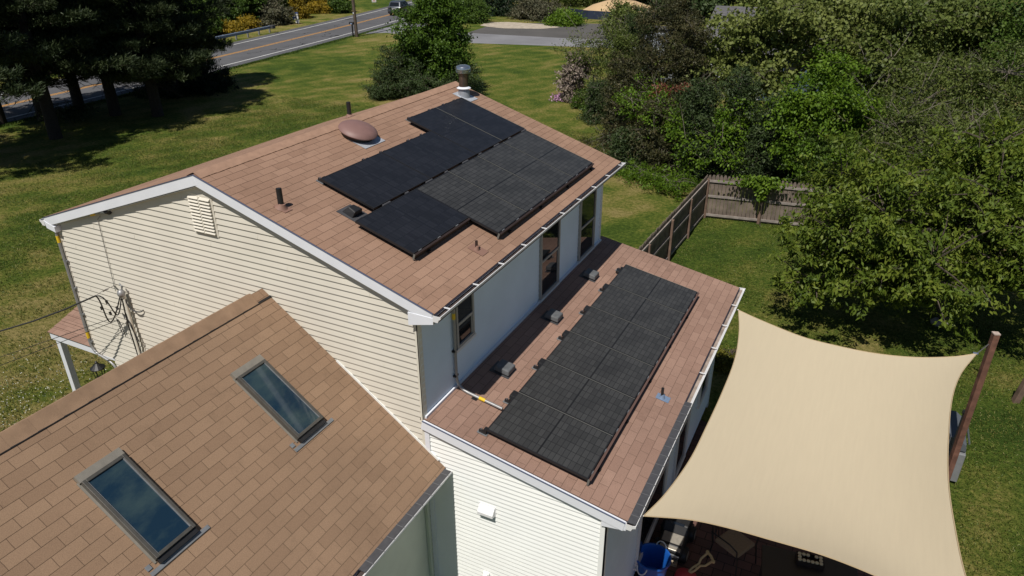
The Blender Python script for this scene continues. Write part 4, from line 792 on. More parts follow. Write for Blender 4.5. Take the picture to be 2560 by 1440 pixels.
for i, (px, t, b, y, hw, lm, lab) in enumerate(ced):
    lobes = []
    for k in range(4):
        f = k/3; py = b+(t-b)*(.15+.75*f); c = aty(px+rnd.uniform(-8, 8), py, y); kk = PXM(c); r = hw*(1-.45*f)/kk; lobes.append((np.array(c), np.array([r, r, (b-t)/6/kk])))
    tree('cedar' if lm is not L_MID else 'shrub', lab, 'tree', (lobes[0][0][0], y), lobes, 520, 40, .30, .13, .045, lm, M_TWIG, 30+i, .09, GR, shell=.4, droop=.1, up=.4, bare=14, bare_len=1.1, lump=.3)
tree('shrub', 'leafy green vine tangle hanging over the brown cedars', 'shrub', (1.2, 25.0), [lobe(1700, 310, 25.5, 90, 55), lobe(1780, 360, 24.2, 90, 60), lobe(1600, 250, 27, 60, 40), lobe(1840, 300, 24.5, 50, 50)], 300, 30, .38, .13, .08, L_BR, M_TWIG, 50, .05, GR, shell=.5, bare=40, bare_len=1.2, lump=.4)
tree('shrub', 'thin twiggy green shrub over the driveway end', 'shrub', (-8.6, 40), [lobe(1500, 150, 38, 60, 60), lobe(1450, 130, 38, 50, 50), lobe(1540, 90, 38, 60, 60), lobe(1490, 230, 35, 50, 30)], 200, 26, .45, .14, .07, L_OL, M_TWIG, 51, .06, GR, bare=90, bare_len=1.5, shell=.3)
tree('shrub', 'low weedy green growth at the foot of the brown cedars', 'shrub', G0(1640, 470), [lobe(1610, 440, 23.2, 60, 22), lobe(1680, 462, 22.2, 60, 18), lobe(1560, 425, 24, 40, 18)], 240, 34, .22, .12, .04, L_BR, M_TWIG, 52, .03, GR, up=.3, droop=-.4)
tree('rhododendron', 'rhododendron covered in pale pinkish blossoms at the lawn edge', 'shrub', (-9.2, 38), [lobe(1428, 200, 37.5, 32, 40), lobe(1445, 170, 38, 30, 25), lobe(1425, 245, 36.8, 20, 20)], 260, 34, .20, .13, .11, L_RHO, M_TWIG, 53, .05, shell=.75)
tree('shrub', 'dark green shrub under the pale blossom bush', 'shrub', G0(1465, 275), [lobe(1460, 250, 35.6, 32, 26), lobe(1495, 270, 34, 35, 22)], 200, 34, .22, .12, .06, L_MID, M_TWIG, 54, .05, GR)
tree('shrub', 'small rusty red leaved sapling among the brown cedars', 'shrub', (-1.0, 27), [lobe(1652, 232, 27.5, 16, 22), lobe(1710, 222, 27.5, 12, 10)], 40, 30, .22, .14, .07, L_RED, M_TWIG, 55, .02)
rs = np.random.RandomState(5); n = 900; c = np.array(zz(1406, 246)); P = np.column_stack([c[0]+rs.normal(size=n)*.25, c[1]+rs.normal(size=n)*.5, GZ+rs.uniform(.02, .22, n)]); V, F = leaf_quads(P, rs.normal(size=(n, 3)), np.tile([0, -.4, 1.], (n, 1))+rs.normal(size=(n, 3))*.3, np.full(n, .10), np.full(n, .09))
tag(np_mesh('flower_patch', V, F, L_PHL, rs.uniform(0, 1, n)), 'low patch of pink purple flowers at the lawn edge', 'flowers', kind='stuff')
L_VT = leaf_mat('leaves_vine_tree', [(.030, .068, .008), (.065, .125, .012), (.115, .19, .02)], .25)
# --- tree behind the ridge
tree('vine_tree', 'bushy bright green vine covered tree rising behind the house ridge', 'tree', (-18.2, 34.5), [lobe(1075, 70, 35, 80, 70), lobe(1112, 120, 35, 50, 60), lobe(1040, 140, 35, 50, 55), lobe(1085, 10, 35.5, 50, 45), lobe(1090, 190, 35, 55, 40), lobe(1055, 185, 34.6, 48, 38), lobe(1130, 170, 34.8, 40, 45)], 1200, 46, .40, .16, .095, L_VT, M_BARK, 60, .16, shell=.55, up=.7)
tree('juniper', 'dark spreading juniper at the foot of the vine covered tree', 'shrub', (-18.8, 33.0), [lobe(1000, 170, 33.4, 60, 50), lobe(975, 215, 33, 48, 36), lobe(1060, 215, 33, 75, 34), lobe(1155, 200, 34.5, 42, 40), lobe(955, 235, 32.4, 36, 18)], 760, 42, .30, .13, .05, L_CEDG, M_BARK, 61, .08, shell=.5, lump=.35)
# --- far bushes beyond the gravel lot
FB = 'bushes beyond the gravel lot'
far = [(1170, 25, 72, 45, 38, L_MID, 'green brush left of the gravel lot behind the vine covered tree'), (1245, 20, 80, 45, 36, L_SPR, 'dark evergreen bush behind the pale gravel patch'), (1345, 28, 78, 58, 34, L_GRY, 'grey green rounded bush behind the gravel lot'), (1130, 5, 78, 50, 34, L_MID, 'tall brush beside the road beyond the driveway'), (1410, 48, 74, 34, 20, L_BR, 'low fresh green weeds at the right end of the gravel lot'), (1460, -20, 95, 80, 26, L_OL, 'distant trees above the sandy mound'), (1300, -40, 95, 90, 36, L_SPR, 'dark distant trees above the grey green bush'), (1560, 55, 66, 45, 40, L_OL, 'olive bush in front of the sandy mound')]
for i, (px, py, y, rx, rz, lm, lab) in enumerate(far):
    l1 = lobe(px, py, y, rx, rz); l2 = lobe(px-rx*.5, py+rz*.3, y-1, rx*.6, rz*.6); l3 = lobe(px+rx*.5, py+rz*.3, y-1, rx*.6, rz*.6)
    tree('bush', lab, 'bush', (l1[0][0], y), [l1, l2, l3], 320, 34, .6, .26, .13, lm, M_TWIG, 70+i, .1, FB, shell=.5)
for i, (px, py, y, rx, rz, lm, lab) in enumerate([(1640, -45, 105, 110, 42, L_SPR, 'dark tree line behind the sandy mound'), (1800, -60, 70, 120, 62, L_CEDG, 'tall dark trees behind the grey neighbour roof'), (2020, -70, 72, 140, 70, L_MID, 'tall green trees above the pale green large leaved tree'), (1560, -50, 100, 70, 34, L_MID, 'green tree top above the tan mound'), (1720, 5, 62, 60, 40, L_CEDG, 'dark tree between the tan mound and the neighbour roof'), (2420, 105, 38, 110, 60, L_MID, 'shaded green thicket behind the olive thicket'), (2200, -20, 60, 110, 60, L_SPR, 'dark trees at the top edge right of the neighbour roof'), (1500, -62, 120, 140, 34, L_SPR, 'farthest dark trees at the top of the picture')]):
    l1 = lobe(px, py, y, rx, rz); tree('bush', lab, 'tree', (l1[0][0], y), [l1, lobe(px-rx*.6, py+8, y-1, rx*.6, rz*.8), lobe(px+rx*.6, py+8, y-1, rx*.6, rz*.8)], 420, 36, .7, .34, .2, lm, M_TWIG, 90+i, .15, FB, shell=.5)
# --- pines on the left
def pine(label, bx, by, H, r0, zlow, seed, tilt=(0, 0), lm=L_PINE):
    rs = np.random.RandomState(seed); r2 = random.Random(seed); o = empty('pine_tree', (bx, by, GZ), label, 'pine', 'pines between the lawn and the road')
    mb = MB(); mb.tube([(bx, by, GZ-.2), (bx+tilt[0]*.3, by+tilt[1]*.3, GZ+H*.3), (bx+tilt[0], by+tilt[1], GZ+H)], [.34, .27, .05], 9)
    tips = []; z = zlow
    while z < H-.5:
        f = (z-zlow)/(H-zlow); R = r0*(1-f)**.75*r2.uniform(.85, 1.1); nb = r2.randint(4, 6); a0 = r2.uniform(0, 6.28)
        for b in range(nb):
            a = a0+b*6.283/nb+r2.uniform(-.3, .3); rr = R*r2.uniform(.65, 1.15); o_ = Vector((bx+tilt[0]*z/H, by+tilt[1]*z/H, GZ+z)); d = Vector((math.cos(a), math.sin(a), 0))
            e = o_+d*rr+Vector((0, 0, r2.uniform(-.1, .14)*rr)); mid = o_.lerp(e, .55)+Vector((0, 0, -.05*rr)); mb.tube([o_, mid, e], [.07*(1-f)+.02, .04, .01], 5, cap=False)
            nt_ = int(10+rr*9)
            for k in range(nt_):
                t = r2.uniform(.22, 1.04); p = o_.lerp(mid, t/.55) if t < .55 else mid.lerp(e, (t-.55)/.45); s = (.22+.26*rr*t*(1.15-t)); side = Vector((-d.y, d.x, 0))*r2.uniform(-1, 1)*s*1.7; q = p+side+Vector((0, 0, r2.uniform(-.05, .22)))
                tips.append((q, (d*.7+side*.6+Vector((0, 0, .5))))); 
                if k % 4 == 0: mb.tube([p, q], [.012, .006], 3, cap=False)
        z += r2.uniform(.55, .95)
    for k in range(14):   # dead lower stubs
        a = r2.uniform(0, 6.28); zz_ = r2.uniform(1.6, zlow); p = Vector((bx, by, GZ+zz_)); d = Vector((math.cos(a), math.sin(a), r2.uniform(-.5, .1)))*r2.uniform(1, 2.6); mb.tube([p, p+d*.5, p+d+Vector((0, 0, -.3))], [.025, .015, .005], 4, cap=False)
    mb.build('trunk', M_DBARK, o, smooth=True)
    C = np.array([t[0] for t in tips]); A = unit(np.array([t[1] for t in tips])); per = 40; n = len(C)*per; ci = np.repeat(np.arange(len(C)), per)
    off = rs.normal(size=(n, 3)); D = unit(A[ci]*.8+off*.55+np.array([0, 0, .15])); ln = rs.uniform(.18, .34, n); P = C[ci]+rs.normal(size=(n, 3))*.10+D*ln[:, None]*.5; V, F = leaf_quads(P, D, rs.normal(size=(n, 3))+np.array([0, 0, .6]), ln, np.full(n, .045))
    ct = rs.uniform(0, .6, len(C)); np_mesh('crown', V, F, lm, ct[ci]+rs.uniform(0, .4, n), o); return o
pb = [zz(110, 300), zz(200, 272), zz(290, 288), zz(4, 312)]
pine('tall pine with the thick trunk standing by the road, second from the left', pb[0][0], pb[0][1], 15.5, 4.8, 3.4, 101, (.3, .2))
pine('pine with the slim trunk in the middle of the group, against the road', pb[1][0], pb[1][1], 14.5, 4.0, 3.9, 102, (-.8, .4))
pine('pine nearest the lawn, its trunk in deep shade', pb[2][0], pb[2][1], 15.0, 5.2, 2.6, 103, (-.6, .2))
pine('pine cut off by the left edge of the picture', pb[3][0], pb[3][1], 14.5, 4.8, 3.4, 104)
pine('leaning far pine whose limbs reach over the road', -33.5, 27.0, 14, 4.6, 2.4, 105, (-.5, .5))
pine('pine whose shadow covers the lawn at the left edge', -28.9, 10.2, 13.5, 5.0, 4.2, 106)
pine('outer pine beyond the left edge shading the near lawn', -30.3, 5.5, 13.0, 5.2, 4.4, 107)
pine('pine in the shady middle of the left group', -30.5, 16.5, 15.0, 4.8, 3.4, 108)
pine('pine at the back of the left group overhanging the lawn', -29.8, 22.5, 14.0, 4.4, 2.4, 109)
b_ = zz(470, 238); sl_ = [lobe(470, 215, b_[1]+1.2, 105, 42), lobe(430, 180, b_[1]+1.5, 90, 45), lobe(520, 205, b_[1]+2.0, 60, 38), lobe(400, 160, b_[1]+2, 70, 45)]
tree('spruce', 'wide dark evergreen bush at the edge of the pines beside the road', 'bush', (b_[0], b_[1]+1.5), sl_, 900, 44, .34, .18, .05, L_SPR, M_DBARK, 110, .15, shell=.6, droop=.2)
tree('shrub', 'low sunlit yellow green sprig at the foot of the thick trunk', 'shrub', zz(200, 300), [lobe(190, 280, zz(190, 300)[1], 32, 14), lobe(135, 285, zz(135, 300)[1], 40, 14)], 60, 30, .4, .2, .05, L_PINE, M_DBARK, 111, .03)
# --- far side of the road
RG = 'shrubs and trees lining the far side of the road'
def rs_pt(off, y): p = road_pt(y, off); return (p.x, p.y)
def roadside(px, py, ybase, rx, rz, lm, lab, seed, name='shrub', extra=(), ncl=260, per=34, ls=.22):
    l1 = lobe(px, py, ybase, rx, rz); tree(name, lab, name.replace('_', ' '), (l1[0][0], ybase), [l1]+[lobe(a, b, ybase+c, d, e) for a, b, c, d, e in extra], ncl, per, .42, ls, ls*.55, lm, M_TWIG, seed, .08, RG, shell=.5)
roadside(430, 92, 44, 38, 20, L_YEL, 'yellow flowering bush glimpsed between the pine limbs', 120)
roadside(575, 72, 52, 24, 14, L_YEL, 'orange yellow low bush right behind the guardrail', 121)
roadside(620, 60, 55, 18, 14, L_YEL, 'small yellow bush behind the guardrail end', 122)
roadside(690, 42, 60, 36, 30, L_GRY, 'olive brushy bush between guardrail and blue white sign', 123, extra=((665, 12, 2, 26, 20),), ncl=360)
roadside(752, 28, 66, 17, 20, L_YEL, 'tall yellow bush behind the blue white sign', 124, extra=((742, 0, 0, 12, 22),))
roadside(800, 22, 72, 28, 14, L_YEL, 'yellow green bush left of the round dark shrub', 125)
roadside(848, 20, 73, 28, 19, L_MID, 'round dark green shrub near the road verge', 126)
roadside(560, 30, 55, 60, 38, L_MID, 'large green leafy tree behind the guardrail', 127, 'roadside_tree', ((510, 10, 2, 50, 40), (600, -10, 3, 50, 40)), 620, 40, .26)
roadside(640, -10, 66, 42, 34, L_MID, 'green tree rising behind the olive brushy bush', 128, 'roadside_tree', (), 420, 40, .28)
roadside(725, -5, 72, 22, 40, L_SPR, 'narrow dark evergreen behind the blue white sign', 129, 'roadside_tree', (), 320, 40, .26)
roadside(790, -20, 82, 40, 30, L_CED, 'brownish tree behind the yellow bushes', 130, 'roadside_tree', (), 360, 36, .3)
roadside(880, -22, 96, 60, 26, L_SPR, 'dark tree line at the top near the utility pole', 131, 'roadside_tree', (), 420, 40, .34)
roadside(470, -20, 62, 60, 46, L_OL, 'olive tree behind the pine crowns at the top', 132, 'roadside_tree', ((400, 10, -4, 50, 40),), 500, 40, .3)
roadside(340, 20, 50, 60, 46, L_OL, 'roadside tree mostly hidden by the pines', 133, 'roadside_tree', ((260, 0, -6, 60, 50),), 500, 40, .3)
roadside(480, 104, 43.5, 30, 12, L_YEG, 'yellow green weeds at the hidden end of the guardrail', 134)
roadside(160, 30, 38, 60, 50, L_CED, 'brown green roadside tree left of the pines', 135, 'roadside_tree', ((60, 20, -4, 60, 50),), 420, 40, .3)
roadside(610, 25, 60, 44, 40, L_MID, 'green leafy tree above the guardrail end', 136, 'roadside_tree', ((655, 0, 3, 34, 34),), 480, 40, .26)
roadside(500, 55, 49, 44, 34, L_MID, 'low branched green tree next to the pines across the road', 137, 'roadside_tree', ((450, 50, -2, 40, 34),), 480, 40, .26)
roadside(700, 5, 68, 34, 34, L_OL, 'olive tree above the brushy bush beside the sign', 138, 'roadside_tree', (), 360, 40, .28)
roadside(665, 62, 58.5, 16, 12, L_GRY, 'small dry brush pile at the guardrail end', 139, ncl=90)
roadside(830, -12, 84, 40, 24, L_MID, 'green trees above the round dark shrub', 141, 'roadside_tree', (), 300, 40, .3)
# small shrubs around the patio
tree('shrub', 'small clipped yellow green shrub at the far corner of the addition', 'shrub', (7.0, 9.9), [lobe(1822, 910, 9.5, 30, 26), lobe(1815, 930, 9.8, 34, 26)], 160, 40, .13, .06, .03, L_YEG, M_BARK, 140, .03, shell=.75)
# vine on the fence
vt = []
rs = np.random.RandomState(8)
# ================================================================== FENCE
M_FEN = mat('weathered_wood', (.175, .138, .112), .95, noise=.35, nscale=3, bump=.4, bscale=25); n_, l_, b_ = N(M_FEN)
M_FEN2 = mat('weathered_wood_dark', (.125, .10, .085), .95, noise=.35, nscale=4, bump=.4, bscale=25); M_POST = mat('fence_post_wood', (.17, .11, .08), .9, noise=.3, nscale=5); M_RAIL = mat('fence_rail_wood', (.27, .235, .21), .9, noise=.25, nscale=6)
fc = Vector((3.62, 19.95, GZ)); FH = 1.72
def fence(A, B, inside, npost, label, side=0):
    A, B = Vector(A), Vector(B); u = (B-A).normalized(); Ln = (B-A).length; nn = Vector(inside).normalized(); o = empty('fence', A, label, 'fence'); r2 = random.Random(int(Ln*10)); w = .142; i = 0
    per = Ln/npost
    for sct in range(npost):
        mb = MB(); a = sct*per; e = a+per
        while a < e-.02:
            ww = min(w, e-a); h = FH+r2.uniform(-.025, .025); P = lambda s, z: A+u*(a+s)+Vector((0, 0, z+.03)); g = .006; dp = nn*r2.uniform(0, .004)
            mb.prism([P(g, 0)+dp, P(ww-g, 0)+dp, P(ww-g, h-.11)+dp, P(ww*.72, h-.02)+dp, P(ww*.5, h)+dp, P(ww*.28, h-.02)+dp, P(g, h-.11)+dp], -nn*.016); a += w
        mb.build('pickets', M_FEN, o)
        for z in (.10, .86, 1.46): mb = MB(); mb.obox(A+u*(sct*per+.05)+nn*.006+Vector((0, 0, z)), u*(per-.1), nn*.038, Vector((0, 0, .085))); mb.build('rail', M_RAIL, o)
    for k in range(npost+1):
        h = 1.55+r2.uniform(-.06, .05); mb = MB(); mb.obox(A+u*(k*per-.05)+nn*.008, u*.10, nn*.10, Vector((r2.uniform(-.03, .03), 0, h))); mb.build('post', M_POST, o, bevel=.006)
    return o
fe = Vector((15.8, 21.7, GZ)); ub = (fe-fc).normalized()
fence(fc, fe, (ub.y, -ub.x, 0), 6, 'grey picket fence closing the back of the lawn, with a vine on it')
fence(fc+Vector((0, -.02, 0)), (3.25, 8.3, GZ), (1, 0, 0), 5, 'grey picket fence running from the corner back towards the addition')
pv = atz(1893, 563, GZ); vb = Vector((pv.x, pv.y-.12, 0)); rs = np.random.RandomState(9); n = 1500
t = rs.uniform(0, 1, n); X = pv.x+rs.normal(size=n)*(.08+.2*(t > .8)); Zs = GZ+1.0+t*.95; Zs = np.where(rs.rand(n) < .45, GZ+1.62+rs.normal(size=n)*.12, Zs); X = np.where(Zs > GZ+1.5, pv.x-.12+rs.normal(size=n)*.40, X); P = np.column_stack([X, pv.y-.10+rs.normal(size=n)*.07+(X-pv.x)*.14, Zs])
V, F = leaf_quads(P, rs.normal(size=(n, 3))+np.array([0, -.3, -.8]), rs.normal(size=(n, 3))*.6+np.array([0, -1, .6]), np.full(n, .11), np.full(n, .08)); o = empty('vine', (pv.x, pv.y-.1, GZ), 'green vine climbing over the back fence at its second post', 'vine'); np_mesh('foliage', V, F, L_BR, rs.uniform(.2, 1, n), o)
mb = MB(); mb.tube([(pv.x+.12, pv.y-.12, GZ), (pv.x+.06, pv.y-.13, GZ+.8), (pv.x+.1, pv.y-.12, GZ+1.7)], .012, 5); mb.tube([(pv.x+.06, pv.y-.13, GZ+.8), (pv.x-.25, pv.y-.14, GZ+1.5)], .008, 5); mb.build('stem', M_BARK, o)
# ================================================================== SHADE SAIL
M_SAIL = mat('sail_cloth', (.60, .512, .362), .85, spec=.15); n_, l_, b_ = N(M_SAIL); tc_ = n_.new('ShaderNodeTexCoord'); mp_ = n_.new('ShaderNodeMapping'); mp_.inputs['Scale'].default_value = (14, 1.2, 1); l_.new(tc_.outputs['Object'], mp_.inputs[0])
f1 = noise(n_, l_, mp_.outputs[0], 1.6, 5, .6); mr_ = n_.new('ShaderNodeMapRange'); l_.new(f1, mr_.inputs[0]); mr_.inputs[1].default_value = .3; mr_.inputs[2].default_value = .7; mr_.inputs[3].default_value = .98; mr_.inputs[4].default_value = 1.02; cc_ = mixc(n_, l_, 1.0, (.60, .512, .362), mr_.outputs[0], 'MULTIPLY'); l_.new(cc_, b_.inputs['Base Color'])
bp_ = n_.new('ShaderNodeBump'); bp_.inputs['Strength'].default_value = .08; bp_.inputs['Distance'].default_value = .02; l_.new(f1, bp_.inputs['Height']); l_.new(bp_.outputs[0], b_.inputs['Normal'])
zA, zB, zC, zD = -3.98, -4.02, -3.55, -3.75       # near house, far house, post, off frame corner
def edge(pts, z0, z1, sagz=.10):
    """points along an edge: real heights interpolate between the corners, with a little sag"""
    out = []; n = len(pts); acc = [0]
    for i in range(1, n): acc.append(acc[-1]+math.hypot(pts[i][0]-pts[i-1][0], pts[i][1]-pts[i-1][1]))
    for i, p in enumerate(pts): t = acc[i]/acc[-1]; out.append((t, atz(p[0], p[1], z0+(z1-z0)*t-sagz*4*t*(1-t))))
    return out
def resample(e, n):
    out = []
    for k in range(n+1):
        t = k/n; i = max(j for j in range(len(e)) if e[j][0] <= t+1e-9); i = min(i, len(e)-2); j0, j1, j2, j3 = max(i-1, 0), i, i+1, min(i+2, len(e)-1)
        f = (t-e[j1][0])/(e[j2][0]-e[j1][0]); p0, p1, p2, p3 = e[j0][1], e[j1][1], e[j2][1], e[j3][1]
        h = (e[j2][0]-e[j1][0]); m1 = (p2-p0)/max(e[j2][0]-e[j0][0], 1e-6)*h; m2 = (p3-p1)/max(e[j3][0]-e[j1][0], 1e-6)*h
        out.append(p1*(2*f**3-3*f*f+1)+m1*(f**3-2*f*f+f)+p2*(-2*f**3+3*f*f)+m2*(f**3-f*f))
    return out
eAB = edge([(1609, 1290), (1662, 1236), (1724, 1150), (1762, 1075), (1810, 970), (1838, 894), (1848, 825), (1846, 775)], zA, zB)      # house side
eBC = edge([(1846, 775), (1894, 797), (2000, 840), (2064, 858), (2179, 882), (2282, 893), (2380, 892), (2442, 884)], zB, zC)
eDC = edge([(2475, 1600), (2414, 1440), (2384, 1300), (2371, 1200), (2371, 1100), (2381, 994), (2402, 935), (2442, 884)], zD, zC)
eAD = edge([(1609, 1290), (1722, 1299), (1814, 1318), (1921, 1348), (2060, 1389), (2189, 1440), (2320, 1505), (2475, 1600)], zA, zD)
NS = 36; a1, a2, a3, a4 = resample(eAB, NS), resample(eDC, NS), resample(eAD, NS), resample(eBC, NS)
mb = MB(); grid = []
for i in range(NS+1):
    u = i/NS; row = []
    for j in range(NS+1):
        v = j/NS; p = a1[j]*(1-u)+a2[j]*u+a3[i]*(1-v)+a4[i]*v-(a1[0]*(1-u)*(1-v)+a2[0]*u*(1-v)+a1[NS]*(1-u)*v+a2[NS]*u*v); p = p-Vector((0, 0, .22*16*u*(1-u)*v*(1-v))); row.append(p)
    grid.append(row)
vs_ = [p for r in grid for p in r]; mb.add(vs_, [(i*(NS+1)+j, (i+1)*(NS+1)+j, (i+1)*(NS+1)+j+1, i*(NS+1)+j+1) for i in range(NS) for j in range(NS)])
_n, _l, _b = N(M_SAIL); _t = _n.new('ShaderNodeBsdfTranslucent'); _t.inputs[0].default_value = (.5, .36, .22, 1); _m = _n.new('ShaderNodeMixShader'); _m.inputs[0].default_value = .16
_l.new(_b.outputs[0], _m.inputs[1]); _l.new(_t.outputs[0], _m.inputs[2]); _l.new(_m.outputs[0], _n['Material Output'].inputs[0])
sail = empty('shade_sail', grid[0][0], 'large beige four cornered shade sail stretched over the patio', 'shade sail'); o = mb.build('cloth', M_SAIL, sail, smooth=True)

mb = MB()
for e in (a1, a4, a2, a3): mb.tube([p+Vector((0, 0, .001)) for p in e], .008, 5)
mb.build('hem', mat('sail_hem', (.42, .32, .19), .85), sail)
# corner hardware
post_top = aty(2490, 835, 6.75); M_BRP = mat('stained_post', (.15, .07, .048), .75, noise=.45, nscale=6, bump=.3, bscale=18)
sp_ = empty('sail_post', (post_top.x, post_top.y, GZ), 'tall reddish brown square post holding the shade sail corner', 'post')
mb = MB(); mb.cbox((post_top.x, post_top.y, (GZ+post_top.z)/2), (.105, .105, post_top.z-GZ), .35); o = mb.build('post', M_BRP, sp_, bevel=.006); mb = MB(); mb.cbox((post_top.x, post_top.y, post_top.z+.012), (.110, .110, .02), .35); mb.build('post_cap', mat('cut_wood', (.42, .33, .28), .8, noise=.2, nscale=20), sp_)
mb = MB(); hC = grid[NS][NS]; mb.tube([hC, hC.lerp(Vector((post_top.x-.05, post_top.y, hC.z+.03)), .95)], .012, 6); mb.tube([hC-Vector((.06, 0, .0)), hC+Vector((.02, 0, 0))], .022, 8); mb.build('turnbuckle', M_STEEL, sail)
mb = MB(); pz = grid[0][0]; mb.tube([pz, (XA+.04, pz.y-.02, pz.z-.02)], .012, 6); mb.build('turnbuckle', M_STEEL, sail); mb = MB(); pz = grid[0][NS]; mb.tube([pz, (XA+.04, pz.y+.02, pz.z-.02)], .012, 6); mb.build('turnbuckle', M_STEEL, sail)
mb = MB(); q = Vector((post_top.x, post_top.y, -5.1)); mb.tube([q+Vector((-.09, -.06, .1)), q+Vector((-.10, -.07, -.9))], .014, 6); mb.cbox(q+Vector((-.1, -.07, .12)), (.04, .04, .06)); mb.build('electric_cable', M_BLACK, sp_)
# ================================================================== PATIO THINGS
def tub():
    c = atz(1633, 1391, -6.48); o = empty('tub', (c.x, c.y, GZ), 'bright blue plastic tub with white rope handles by the house wall', 'tub'); B = mat('blue_plastic', (.012, .10, .42), .35, spec=.5); zz0 = GZ+.02; r = .285
    mb = MB(); mb.lathe([(.0, zz0), (r*.78, zz0), (r*.97, -6.53), (r*1.08, -6.515), (r*1.09, -6.48), (r*1.0, -6.475), (r*.93, -6.52), (r*.75, zz0+.03), (0, zz0+.03)], (c.x, c.y, 0), 32); mb.build('tub_body', B, o, smooth=True)
    RP = mat('white_rope', (.7, .7, .68), .8)
    for s in (-1, 1):
        mb = MB(); bx, by = c.x+.08*s-.02, c.y+s*r*1.02; d = Vector((.45, s*.9, 0)).normalized(); pts = []
        for k in range(9): a = math.pi*k/8; pts.append(Vector((bx, by, -6.50))+Vector((1, 0, 0))*.085*math.cos(a)+(Vector((0, 0, 1)) if s > 0 else Vector((0, s*.6, -.8)))*.13*math.sin(a))
        mb.tube(pts, .011, 6); mb.build('rope_handle', RP, o)
tub()
def ride_on():
    o = empty('ride_on_toy', (7.0, 3.35, GZ), 'black and silver ride on toy car beside the house wall under the sail', 'toy car'); c = atz(1690, 1325, -6.6); cx, cy = c.x, c.y; M_SIL = mat('toy_silver', (.36, .33, .28), .35, metal=.4, noise=.1, nscale=20)
    o.location = (cx, cy, GZ); bpy.context.view_layer.update()
    mb = MB(); pr = [(-.42, .14), (-.45, .30), (-.36, .36), (-.12, .40), (-.02, .56), (.30, .58), (.40, .42), (.46, .40), (.46, .16), (.2, .12), (-.2, .12)]
    mb.prism([(cx-.22, cy+a, GZ+.02+b) for a, b in pr], (.44, 0, 0)); mb.build('body', M_BLACK, o, bevel=.02)
    mb = MB(); mb.prism([(cx-.18, cy-.44, GZ+.33), (cx+.19, cy-.44, GZ+.33), (cx+.19, cy-.13, GZ+.425), (cx-.18, cy-.13, GZ+.425)], (0, 0, .02)); mb.build('bonnet', M_SIL, o, bevel=.008)
    mb = MB(); mb.prism([(cx-.17, cy-.10, GZ+.44), (cx+.17, cy-.10, GZ+.44), (cx+.14, cy-.01, GZ+.60), (cx-.14, cy-.01, GZ+.60)], (0, .012, .0)); mb.build('windscreen', M_PANE, o)
    mb = MB(); mb.cbox((cx, cy-.47, GZ+.24), (.40, .04, .07)); mb.build('bumper', M_STEEL, o, bevel=.015)
    for sx in (-1, 1):
        for sy in (-1, 1):
            mb = MB(); R = Matrix.Rotation(math.pi/2, 3, 'Y'); mb.lathe([(0, -.055), (.115, -.055), (.145, -.04), (.145, .04), (.115, .055), (0, .055)], (cx+sx*.25, cy+sy*.28, GZ+.165), 20, R); w = mb.build('wheel', M_BLACK, o, smooth=True)
            mb = MB(); mb.lathe([(0, .058), (.05, .062), (.085, .058), (.085, .05), (0, .05)] if sx > 0 else [(0, -.05), (.085, -.05), (.085, -.058), (0, -.06)], (cx+sx*.25, cy+sy*.28, GZ+.165), 16, R); mb.build('rim', M_SIL, w)
ride_on()
def chair(cx, cy, rz, label):
    o = empty('patio_chair', (cx, cy, GZ), label, 'chair', None); M_CU = mat('beige_cushion', (.26, .20, .135), .9, noise=.12, nscale=30); R = Matrix.Rotation(rz, 3, 'Z'); P = lambda x, y, z: Vector((cx, cy, GZ+.02))+R@Vector((x, y, z))
    mb = MB(); mb.obox(P(-.25, -.25, .40), R@Vector((.5, 0, 0)), R@Vector((0, .5, 0)), (0, 0, .08)); mb.build('seat', M_CU, o, bevel=.03)
    mb = MB(); mb.tube([P(-.27, .26, .40), P(-.25, .36, .95), P(.25, .36, .95), P(.27, .26, .40)], .014, 6); 
    for k in range(5): mb.tube([P(-.18+.09*k, .28, .42), P(-.18+.09*k, .36, .94)], .007, 5)
    mb.build('backrest', M_BLACK, o)
    for sx in (-1, 1):
        mb = MB(); mb.tube([P(sx*.27, .27, .40), P(sx*.30, .30, .64), P(sx*.31, -.10, .66), P(sx*.30, -.25, .60), P(sx*.27, -.25, .40)], .014, 6); mb.build('armrest', M_BLACK, o)
        for sy in (-1, 1): mb = MB(); mb.tube([P(sx*.26, sy*.26, .42), P(sx*.29, sy*.30, .0)], .014, 6); mb.build('leg', M_BLACK, o)
p = atz(1838, 1352, GZ+.5); chair(p.x, p.y, 1.1, 'black metal patio chair with beige cushion under the sail edge')
